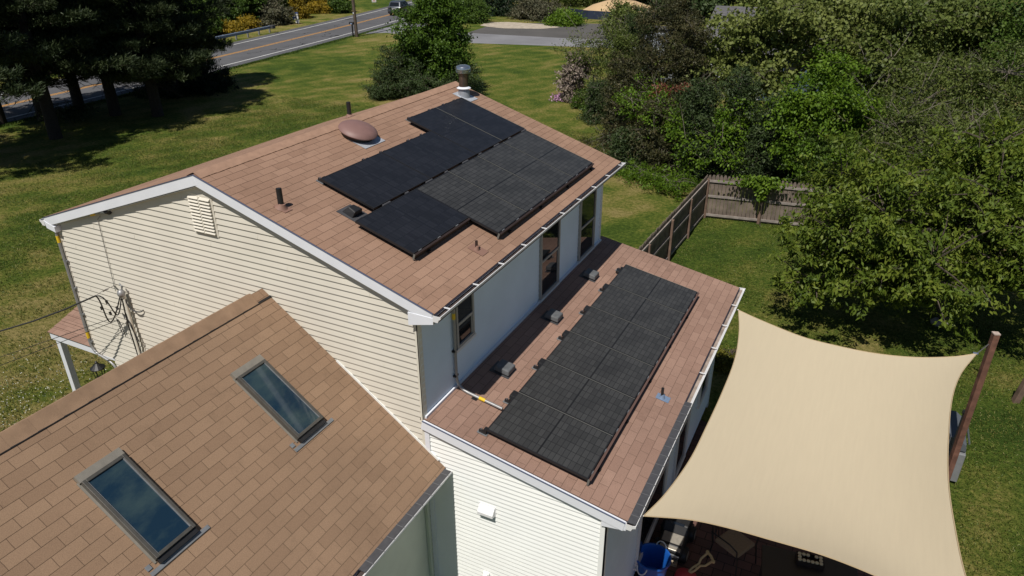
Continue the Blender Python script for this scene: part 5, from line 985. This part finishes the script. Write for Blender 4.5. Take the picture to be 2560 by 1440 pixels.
def table():
    c = atz(2010, 1425, GZ+.75); o = empty('patio_table', (c.x, c.y, GZ), 'dark rectangular patio table in the shade of the sail', 'table'); M_T = mat('dark_table', (.03, .026, .023), .45)
    mb = MB(); mb.cbox((c.x+.1, c.y-.1, GZ+.74), (1.5, .95, .04), .15); mb.build('tabletop', M_T, o, bevel=.01)
    for a in (-1, 1):
        for b in (-1, 1): mb = MB(); v = Matrix.Rotation(.15, 3, 'Z')@Vector((a*.68, b*.40, 0)); mb.cbox((c.x+.1+v.x, c.y-.1+v.y, GZ+.37), (.05, .05, .70), .15); mb.build('leg', M_T, o)
    k = atz(2026, 1396, GZ+.86); cr = empty('crate', (k.x, k.y, GZ+.76), 'small dark crate of round topped jars on the patio table', 'crate'); RR = Matrix.Rotation(.15, 3, 'Z'); mb = MB()
    for (a, b, w, d) in ((0, -.105, .42, .012), (0, .105, .42, .012), (-.21, 0, .012, .2), (.21, 0, .012, .2)): v = RR@Vector((a, b, 0)); mb.cbox((k.x+v.x, k.y+v.y, GZ+.81), (w, d, .09), .15)
    mb.build('crate_side', M_SKIRT, cr); J = mat('jar_lid', (.65, .58, .40), .5); JB = mat('jar_glass', (.10, .055, .04), .2)
    first = None
    for r_ in range(3):
        for q_ in range(6):
            if r_ == 1 and q_ in (1, 2, 3, 4): continue
            if r_ == 2 and q_ == 3: continue
            v = RR@Vector((-.165+.066*q_, -.07+.066*r_, 0)); lab = 'small round lidded jar in the dark crate on the patio table'
            if first is None:
                first = empty('jar', (k.x+v.x, k.y+v.y, GZ+.765), lab, 'jar', 'jars in the crate'); mb = MB(); mb.lathe([(.027, 0), (.027, .085)], first.location, 12); mb.build('glass', JB, first, smooth=True); mb = MB(); mb.lathe([(.03, .086), (.03, .102), (0, .104)], first.location, 14); mb.build('lid', J, first, smooth=True); f0 = Vector(first.location)
            else: dup(first, Vector((k.x+v.x, k.y+v.y, GZ+.765))-f0)
table()
def push_toy():
    a = atz(1716, 1436, GZ+.2); b = atz(1776, 1392, GZ+.55); o = empty('push_toy', (a.x, a.y, GZ), 'red toddler push toy with a cream bow shaped handle on the pavers', 'toy'); M_R = mat('toy_red', (.45, .04, .05), .4); M_C = mat('toy_cream', (.50, .38, .19), .5)
    mb = MB(); mb.lathe([(0, .02), (.14, .02), (.17, .08), (.15, .18), (.07, .23), (0, .235)], (a.x, a.y, GZ+.02), 20, None, 1.2, .9); mb.build('base', M_R, o, smooth=True)
    u = (b-a).normalized(); s = u.cross(Vector((0, -.3, 1))).normalized(); mb = MB(); mb.tube([a, a.lerp(b, .3)+s*.03, a.lerp(b, .55)+s*.02, a.lerp(b, .7)+s*.07, b+s*.08], .020, 6); mb.tube([a, a.lerp(b, .3)-s*.03, a.lerp(b, .55)-s*.02, a.lerp(b, .7)-s*.07, b-s*.08], .020, 6); mb.tube([b-s*.09, b+u*.015, b+s*.09], .024, 8)
    for t in (.18, .42): mb.tube([a.lerp(b, t)-s*.04, a.lerp(b, t)+s*.04], .018, 6)
    mb.build('handle', M_C, o, smooth=True)
    for sgn in (-1, 1): mb = MB(); mb.lathe([(0, -.03), (.03, -.015), (.03, .015), (0, .03)], b+s*.095*sgn, 12); mb.build('knob', M_C, o, smooth=True)
push_toy()
M_BRD = mat('pale_board', (.45, .36, .24), .8, noise=.15, nscale=8); c = atz(1682, 1385, GZ+.06); mb = MB(); mb.cbox((c.x, c.y, GZ+.045), (.22, .5, .05), .1); tag(mb.build('board', M_BRD, bevel=.005), 'pale wooden board lying between the blue tub and the toy car', 'board')
# grey grill beside the sail post
gp_ = atz(2372, 1180, GZ); gr = empty('grill', (gp_.x, gp_.y, GZ), 'grey covered gas grill standing at the foot of the sail post', 'grill'); M_GR = mat('grill_grey', (.20, .205, .21), .45, noise=.1, nscale=8)
cx, cy = gp_.x-.20, gp_.y+.15
mb = MB(); mb.cbox((cx, cy, GZ+.42), (.62, 1.1, .70)); mb.build('cabinet', M_GR, gr, bevel=.02); mb = MB(); mb.prism([(cx-.30, cy-.5, GZ+.80), (cx+.30, cy-.5, GZ+.80), (cx+.27, cy-.5, GZ+.98), (cx+.10, cy-.5, GZ+1.10), (cx-.2, cy-.5, GZ+1.10), (cx-.3, cy-.5, GZ+.95)], (0, 1.0, 0)); mb.build('lid', mat('grill_lid', (.10, .11, .125), .4), gr, bevel=.02); mb = MB(); mb.cbox((cx+.34, cy, GZ+.92), (.03, .7, .03)); mb.build('handle', M_STEEL, gr)
st_ = atz(2532, 1008, GZ); mb = MB(); mb.obox((st_.x, st_.y, GZ-.1), (.13, .05, 0), (-.05, .13, 0), (.12, -.04, 1.0)); tag(mb.build('short_post', M_POST, bevel=.01), 'short leaning wooden post at the right edge of the lawn', 'post')
rk = atz(2352, 812, GZ); mb = MB(); mb.lathe([(.0, -.05), (.22, -.02), (.25, .08), (.17, .17), (.0, .2)], (rk.x, rk.y, GZ), 9, None, 1.2, .8); tag(mb.build('rock', mat('rock', (.32, .29, .25), .9, noise=.3, nscale=6, bump=.6, bscale=8)), 'pale rock on the shaded grass under the spreading tree', 'rock')
# lantern by the garage side
lp = atz(246, 925, -5.15); ln = empty('lantern', (lp.x, lp.y, GZ), 'black garden lantern on a post beside the house, beyond the garage ridge', 'lantern')
mb = MB(); mb.tube([(lp.x, lp.y, GZ), (lp.x, lp.y, -5.38)], .03, 8); mb.build('pole', M_BLACK, ln)
mb = MB(); mb.lathe([(.09, -5.38), (.10, -5.36), (.10, -5.34), (.0, -5.34)], (lp.x, lp.y, 0), 6); mb.lathe([(.15, -5.10), (.15, -5.085), (.07, -5.02), (.025, -4.98), (.03, -4.95), (0, -4.92)], (lp.x, lp.y, 0), 12)
for k in range(6): a = k*math.pi/3; mb.tube([(lp.x+.09*math.cos(a), lp.y+.09*math.sin(a), -5.34), (lp.x+.11*math.cos(a), lp.y+.11*math.sin(a), -5.10)], .008, 4)
mb.build('lantern_cage', M_BLACK, ln)
# ================================================================== ROADSIDE
M_POLE = mat('utility_pole', (.10, .075, .055), .9, noise=.3, nscale=5); pp = atz(892, 92, GZ); up_ = empty('utility_pole', (pp.x, pp.y, GZ), 'brown wooden utility pole beside the mailbox', 'pole'); mb = MB(); mb.tube([(pp.x, pp.y, GZ-.2), (pp.x-.12, pp.y, GZ+10.5)], [.17, .12], 12); mb.build('pole', M_POLE, up_, smooth=True); mb = MB(); mb.cbox((pp.x-.12, pp.y-.1, GZ+9.8), (2.2, .1, .12)); mb.build('crossarm', M_POLE, up_)
mb = MB(); mb.cbox((pp.x-.02, pp.y-.18, GZ+2.3), (.10, .02, .14)); mb.build('tag', M_WHITE, up_)
for i, (dx, dz) in enumerate(((-.9, 9.9), (.8, 9.9), (0, 8.0))):
    ps = []
    for s in range(-60, 3, 3): y = pp.y+s*1.5; q = road_pt(y, -1.8) if s > -60 else road_pt(y, -1.8); sg = -.5*math.sin(abs(s*1.5) % 45/45*math.pi); ps.append((q.x+dx+(pp.x-road_pt(pp.y, -1.8).x), y, GZ+dz+sg))
    wire('power_line', ps, .022, ['outer overhead line along the road', 'inner overhead line along the road', 'lowest overhead cable along the road'][i])
mbp = atz(883, 92, GZ); mx_ = empty('mailbox', (mbp.x, mbp.y, GZ), 'black mailbox on a black post at the road edge', 'mailbox'); mb = MB(); mb.cbox((mbp.x, mbp.y, GZ+.6), (.11, .11, 1.2)); mb.build('post', M_BLACK, mx_); mb = MB(); R = Matrix.Rotation(math.pi/2, 3, 'Y')
mb.prism([(mbp.x-.30, mbp.y-.11, GZ+1.2), (mbp.x-.30, mbp.y+.11, GZ+1.2), (mbp.x-.30, mbp.y+.11, GZ+1.38), (mbp.x-.30, mbp.y+.06, GZ+1.45), (mbp.x-.30, mbp.y-.06, GZ+1.45), (mbp.x-.30, mbp.y-.11, GZ+1.38)], (.55, 0, 0)); mb.build('box', M_BLACK, mx_, bevel=.01); mb = MB(); mb.cbox((mbp.x-.02, mbp.y-.115, GZ+1.27), (.22, .01, .08)); mb.build('number_plate', mat('plate_blue', (.3, .4, .6), .5), mx_)
# guardrail
grl = empty('guardrail', road_pt(50, 8.35)+Vector((0, 0, GZ)), 'galvanised steel guardrail with grey posts on the far side of the road', 'guardrail'); ga = atz(672, 76, GZ); yend = ga.y
gy = [yend-i*1.9 for i in range(15)]; off = 8.45; prof = [(-.02, .0), (.05, .06), (.0, .12), (.0, .19), (.05, .25), (-.02, .31)]
mb = MB(); seg = [road_pt(y, off)+Vector((0, 0, GZ+.42)) for y in np.linspace(yend, gy[-1], 40)]
for a, b in zip(seg[:-1], seg[1:]):
    t = (b-a).normalized(); nn = Vector((-t.y, t.x, 0)); nn = nn if nn.x > 0 else -nn
    for (d0, h0), (d1, h1) in zip(prof[:-1], prof[1:]): mb.quad(a+nn*d0+Vector((0, 0, h0)), b+nn*d0+Vector((0, 0, h0)), b+nn*d1+Vector((0, 0, h1)), a+nn*d1+Vector((0, 0, h1)))
mb.build('beam', mat('guardrail_steel', (.20, .25, .33), .45, metal=.3, noise=.1, nscale=4), grl, smooth=True)
mb = MB(); e0 = seg[0]; mb.box(e0+Vector((-.05, -.02, -.02)), e0+Vector((.35, .45, .33))); mb.build('end_terminal', M_DGREY, grl, bevel=.03)
for y in gy: q = road_pt(y, off+.12); mb = MB(); mb.cbox((q.x, q.y, GZ+.36), (.16, .12, .74)); mb.build('post', M_PIPE, grl)
# yard signs
def sign(px, py, w, h, label, kind):
    b = atz(px, py, GZ); o = empty('yard_sign', (b.x, b.y, GZ), label, 'sign'); M_W = mat('sign_white', (.72, .72, .72), .5); M_B = mat('sign_blue', (.03, .10, .42), .5); M_RD = mat('sign_red', (.55, .15, .13), .5)
    rz = .6; R = Matrix.Rotation(rz, 3, 'Z'); P = lambda x, y, z: Vector((b.x, b.y, GZ))+R@Vector((x, y, z))
    for s in (-1, 1): mb = MB(); mb.tube([P(s*w*.45, 0, 0), P(s*w*.45, 0, .55+h)], .015, 5); mb.build('leg', M_STEEL if kind == 'red' else M_W, o)
    mb = MB(); mb.obox(P(-w/2, -.01, .5), R@Vector((w, 0, 0)), R@Vector((0, .02, 0)), (0, 0, h)); mb.build('board', M_W, o)
    if kind == 'blue':
        mb = MB(); mb.obox(P(-w/2, -.016, .5+h*.80), R@Vector((w, 0, 0)), R@Vector((0, .004, 0)), (0, 0, h*.20)); mb.build('header_panel', M_B, o); mb = MB(); mb.obox(P(-w/2, -.016, .5), R@Vector((w*.22, 0, 0)), R@Vector((0, .004, 0)), (0, 0, h*.42)); mb.obox(P(-w*.29, -.016, .5+h*.16), R@Vector((w*.5, 0, 0)), R@Vector((0, .004, 0)), (0, 0, h*.22)); mb.build('printed_panel', M_B, o)
        mb = MB(); mb.obox(P(-.05, -.012, .12), R@Vector((.42, 0, 0)), R@Vector((0, .02, 0)), (0, 0, .34)); r_ = mb.build('rider_board', M_W, o); mb = MB(); mb.obox(P(.08, -.018, .15), R@Vector((.16, 0, 0)), R@Vector((0, .004, 0)), (0, 0, .12)); mb.obox(P(-.05, -.018, .40), R@Vector((.42, 0, 0)), R@Vector((0, .004, 0)), (0, 0, .06)); mb.build('printed_panel', M_B, r_)
    else:
        mb = MB(); mb.obox(P(-w*.35, -.016, .5+h*.25), R@Vector((w*.7, 0, 0)), R@Vector((0, .004, 0)), (0, 0, h*.12)); mb.build('printed_panel', M_RD, o); mb = MB(); mb.obox(P(-w*.25, -.016, .5+h*.55), R@Vector((w*.5, 0, 0)), R@Vector((0, .004, 0)), (0, 0, h*.2)); mb.build('printed_panel', M_RD, o)
sign(741, 60, .62, .78, 'blue and white yard sign with a small second board on the far verge', 'blue'); sign(936, 15, .62, .42, 'small white yard sign with red print on the far verge', 'red')
# ------------------------------------------------------------------ SUV
def suv():
    a = atz(986, 40, GZ); yy = a.y; t = (road_pt(yy+1, 1.75)-road_pt(yy-1, 1.75)).normalized(); base = Vector((a.x, a.y, GZ+.012)); r = Vector((t.y, -t.x, 0)); o = empty('suv', base, 'silver grey SUV driving away on the lane nearer the lawn', 'car')
    P = lambda s, f, z: base+r*s+t*f+Vector((0, 0, z)); M_P = mat('car_paint', (.075, .085, .10), .3, metal=.4, coat=.4); M_GL = glass('car_glass', (.01, .012, .015)); M_TY = mat('tyre', (.015, .015, .015), .8)
    # sections: f, half width low, half width belt, z bottom, z belt
    body = [(0.0, .80, .80, .45, .88), (.10, .90, .88, .28, 1.02), (.9, .93, .90, .25, 1.08), (2.4, .93, .91, .25, 1.04), (3.5, .93, .88, .25, .98), (4.3, .88, .78, .28, .82), (4.6, .70, .62, .40, .66)]
    mb = MB(); V = []
    for f, wl, wb, z0, z1 in body: V += [P(-wl*.92, f, z0), P(-wl, f, (z0+z1)*.5), P(-wb, f, z1), P(-wb*.85, f, z1+.04), P(wb*.85, f, z1+.04), P(wb, f, z1), P(wl, f, (z0+z1)*.5), P(wl*.92, f, z0)]
    n = 8; F = [(i*n+k, i*n+(k+1) % n, (i+1)*n+(k+1) % n, (i+1)*n+k) for i in range(len(body)-1) for k in range(n)]+[tuple(range(n)), tuple(range((len(body)-1)*n, len(body)*n))[::-1]]; mb.add(V, F); mb.build('body', M_P, o, smooth=True, bevel=.02)
    cab = [(.12, .80, .80, 1.04, 1.06), (.42, .84, .68, 1.08, 1.60), (.9, .86, .70, 1.08, 1.68), (2.2, .86, .69, 1.06, 1.66), (3.1, .82, .74, 1.02, 1.08)]
    mb = MB(); V = []
    for f, wb, wt, z0, z1 in cab: V += [P(-wb, f, z0), P(-wt, f, z1-.03), P(-wt*.8, f, z1), P(wt*.8, f, z1), P(wt, f, z1-.03), P(wb, f, z0)]
    n = 6; F = [(i*n+k, i*n+(k+1) % n, (i+1)*n+(k+1) % n, (i+1)*n+k) for i in range(len(cab)-1) for k in range(n)]+[tuple(range(n)), tuple(range((len(cab)-1)*n, len(cab)*n))[::-1]]; mb.add(V, F); mb.build('cabin', M_P, o, smooth=True)
    mb = MB(); mb.quad(P(-.66, .14, 1.12), P(.66, .14, 1.12), P(.56, .385, 1.56), P(-.56, .385, 1.56)); mb.build('rear_window', M_GL, o)
    for s in (-1, 1):
        mb = MB(); mb.quad(P(s*.862, .55, 1.12), P(s*.872, 2.5, 1.10), P(s*.735, 2.2, 1.58), P(s*.735, .75, 1.60)); mb.build('side_window', M_GL, o)
        mb = MB(); mb.hexa([P(s*.88, .06, .84), P(s*.56, -.0, .86), P(s*.56, .12, .86), P(s*.92, .2, .84), P(s*.86, .08, 1.0), P(s*.60, .03, .98), P(s*.60, .12, .98), P(s*.9, .2, 1.0)]); mb.build('tail_light', mat('tail_red', (.30, .02, .02), .3), o)
        mb = MB(); mb.cbox(P(s*.98, 2.75, 1.12), (.16, .14, .12)); mb.build('mirror', M_P, o, bevel=.03)
        mb = MB(); mb.tube([P(s*.60, .6, 1.70), P(s*.60, 2.2, 1.70)], .015, 5); mb.build('roof_rail', M_STEEL, o)
        for f in (.85, 3.65):
            R3_ = Matrix((Vector((0, 0, 1)), t, r)).transposed(); mb = MB(); mb.lathe([(0, -.11), (.30, -.11), (.345, -.08), (.345, .08), (.30, .11), (0, .11)], P(s*.84, f, .345), 20, R3_); w = mb.build('wheel', M_TY, o, smooth=True); mb = MB(); mb.lathe([(0, .115*s), (.2, .115*s), (.2, .10*s)], P(s*.84, f, .345), 16, R3_); mb.build('rim', M_STEEL, w)
    mb = MB(); mb.obox(P(-.88, -.03, .48), r*1.76, t*.14, (0, 0, .20)); mb.build('bumper', M_P, o, bevel=.04); mb = MB(); mb.obox(P(-.84, -.02, .30), r*1.68, t*.14, (0, 0, .16)); mb.build('lower_bumper', M_BLACK, o); mb = MB(); mb.obox(P(-.26, -.035, .76), r*.52, t*.03, (0, 0, .12)); mb.build('number_plate', mat('plate', (.5, .5, .45), .5), o)
suv()
# ------------------------------------------------------------------ sandy mound and blue barrier
c = aty(1500, 38, 88); gzc = GZ; c = atz(1500, 52, GZ); mb = MB(); prof = [(0, 1.9), (1.6, 1.75), (3.2, 1.2), (4.4, .5), (5.2, 0)]; mb.lathe(prof[::-1], (c.x+.5, c.y+6, GZ), 28, None, 1.15, .8); tag(mb.build('sand_mound', mat('tan_sand', (.50, .35, .19), .95, noise=.12, nscale=.6), smooth=True), 'smooth tan sandy mound behind a low dark blue barrier', 'mound')
mb = MB(); ps = [(c.x-5.2, c.y+2.6), (c.x-2, c.y+1.2), (c.x+2.5, c.y+.8), (c.x+6.5, c.y+2.2)]
for (x0, y0), (x1, y1) in zip(ps[:-1], ps[1:]): mb.obox((x0, y0, GZ), (x1-x0, y1-y0, 0), (0, .12, 0), (0, 0, .95))
tag(mb.build('barrier', mat('blue_tarp', (.02, .03, .06), .6, noise=.3, nscale=1)), 'low dark blue barrier in front of the tan mound', 'barrier')
# ------------------------------------------------------------------ neighbour house behind the trees
nh = empty('neighbour_house', (0, 50, GZ), 'neighbouring house with grey shingle roof and pale siding, mostly hidden by trees', 'house')
A0 = aty(1770, 120, 44); Bx = aty(2330, 60, 44); x0, x1, y0, y1 = A0.x, Bx.x, 42.5, 51.5; ze = -3.9; yr = (y0+y1)/2; zr = ze+2.1
mb = MB(); mb.box((x0, y0, GZ), (x1, y1, ze)); mb.prism([(x0, y0, ze), (x0, y1, ze), (x0, yr, zr-.1)], (.1, 0, 0)); mb.build('wall', mat('neighbour_siding', (.5, .53, .55), .7), nh)
mb = MB(); mb.box(((x0+x1)/2-2.5, y0-.03, GZ), ((x0+x1)/2+3.5, y0+.0-.001, ze)); mb.build('wall', mat('neighbour_blue', (.06, .10, .15), .7), nh)['label'] = 'blue painted section of siding'
M_NR = shingle_mat('neighbour_roof', (.135, .13, .13), (.10, .10, .105))
NSl = [Vector((x0-.4, y0-.5, ze-.15)), Vector((x1+.4, y0-.5, ze-.15)), Vector((x1+.4, yr, zr)), Vector((x0-.4, yr, zr))]
mb = MB(); wv = (NSl[3]-NSl[0]).length; mb.quad(*NSl, [(0, 0), (x1-x0, 0), (x1-x0, wv), (0, wv)]); q2 = [Vector((v.x, 2*yr-v.y, v.z)) for v in NSl]; mb.quad(*q2[::-1], [(0, 0), (x1-x0, 0), (x1-x0, wv), (0, wv)]); ro = mb.build('roof', M_NR, nh, uv=True); sm = ro.modifiers.new('t', 'SOLIDIFY'); sm.thickness = .08
mb = MB(); mb.box((x0-5.2, y0-1.5, GZ), (x0-.01, y0+5, -4.6)); mb.prism([(x0-5.5, y0-1.8, -4.6), (x0-.02, y0-1.8, -4.6), (x0-.02, y0+5.2, -4.0), (x0-5.5, y0+5.2, -4.0)], (0, 0, .1)); mb.build('wall', mat('neighbour_white', (.26, .28, .30), .7), nh)['label'] = 'low white wing at the left end'
for xx in (x0+2.0, x0+5.2, x1-4): mb = MB(); mb.box((xx, y0-.06, GZ+1.0), (xx+1.0, y0-.032, GZ+2.3)); w_ = mb.build('window', M_PANE, nh)

# ------------------------------------------------------------------ grass blades and clover on the nearer lawns
L_GRS = leaf_mat('grass_blades', [(.045, .080, .014), (.10, .135, .024), (.20, .185, .055)], .2)
def blades(name, label, x0, x1, y0, y1, n, seed, keep, sz=.075, lm=L_GRS, up=1.0):
    rs = np.random.RandomState(seed); P = np.column_stack([rs.uniform(x0, x1, n), rs.uniform(y0, y1, n), np.full(n, GZ+sz*.4)]); P = P[keep(P[:, 0], P[:, 1])]
    q = np.sin(P[:, 0]*1.3+np.sin(P[:, 1]*.9)*2)*np.sin(P[:, 1]*1.1+np.sin(P[:, 0]*.7)*2); P = P[rs.rand(len(P)) < .55+.45*q]; n = len(P)
    V, F = leaf_quads(P, rs.normal(size=(n, 3))*.8+np.array([0, 0, up]), rs.normal(size=(n, 3)), sz*rs.uniform(.6, 1.5, n), np.full(n, sz*.28)); tag(np_mesh(name, V, F, lm, rs.uniform(0, 1, n)), label, 'grass', kind='stuff')
blades('grass', 'tufts of green and straw coloured grass on the fenced lawn', 3.4, 18, -4, 23, 260000, 201, lambda x, y: ((y > 8.2) & (x < 11.5)) | ((x > 11.25) & (y > -3)), lm=leaf_mat('grass_blades_dry', [(.06, .095, .014), (.12, .150, .026), (.20, .19, .055)], .2), sz=.06)
blades('grass', 'tufts of grass on the front lawn between the pines and the house', -27, -4.2, -3, 30, 260000, 202, lambda x, y: x < -4.4)
rs = np.random.RandomState(203); n = 900; c = zz(60, 1010); P = np.column_stack([c[0]+rs.normal(size=n)*1.5, c[1]+rs.normal(size=n)*1.2, np.full(n, GZ+.09)]); V, F = leaf_quads(P, rs.normal(size=(n, 3)), np.tile([0, 0, 1.], (n, 1)), np.full(n, .03), np.full(n, .028)); tag(np_mesh('clover', V, F, leaf_mat('clover_white', [(.45, .45, .38), (.6, .6, .52)], .1), rs.uniform(0, 1, n)), 'white clover flowers in the grass left of the garage ridge', 'clover', kind='stuff')

rs = np.random.RandomState(204); n = 9000; yy = rs.uniform(8, 70, n); oo = -1.32-np.abs(rs.normal(size=n))*.22; P = np.array([tuple(road_pt(a, b)+Vector((0, 0, GZ+.06))) for a, b in zip(yy, oo)]); V, F = leaf_quads(P, rs.normal(size=(n, 3))*.8+np.array([0, 0, 1.]), rs.normal(size=(n, 3)), rs.uniform(.10, .22, n), np.full(n, .05)); tag(np_mesh('verge_grass', V, F, L_MID, rs.uniform(0, 1, n)), 'ragged dark grass tufts along the lawn side edge of the road', 'grass', kind='stuff')
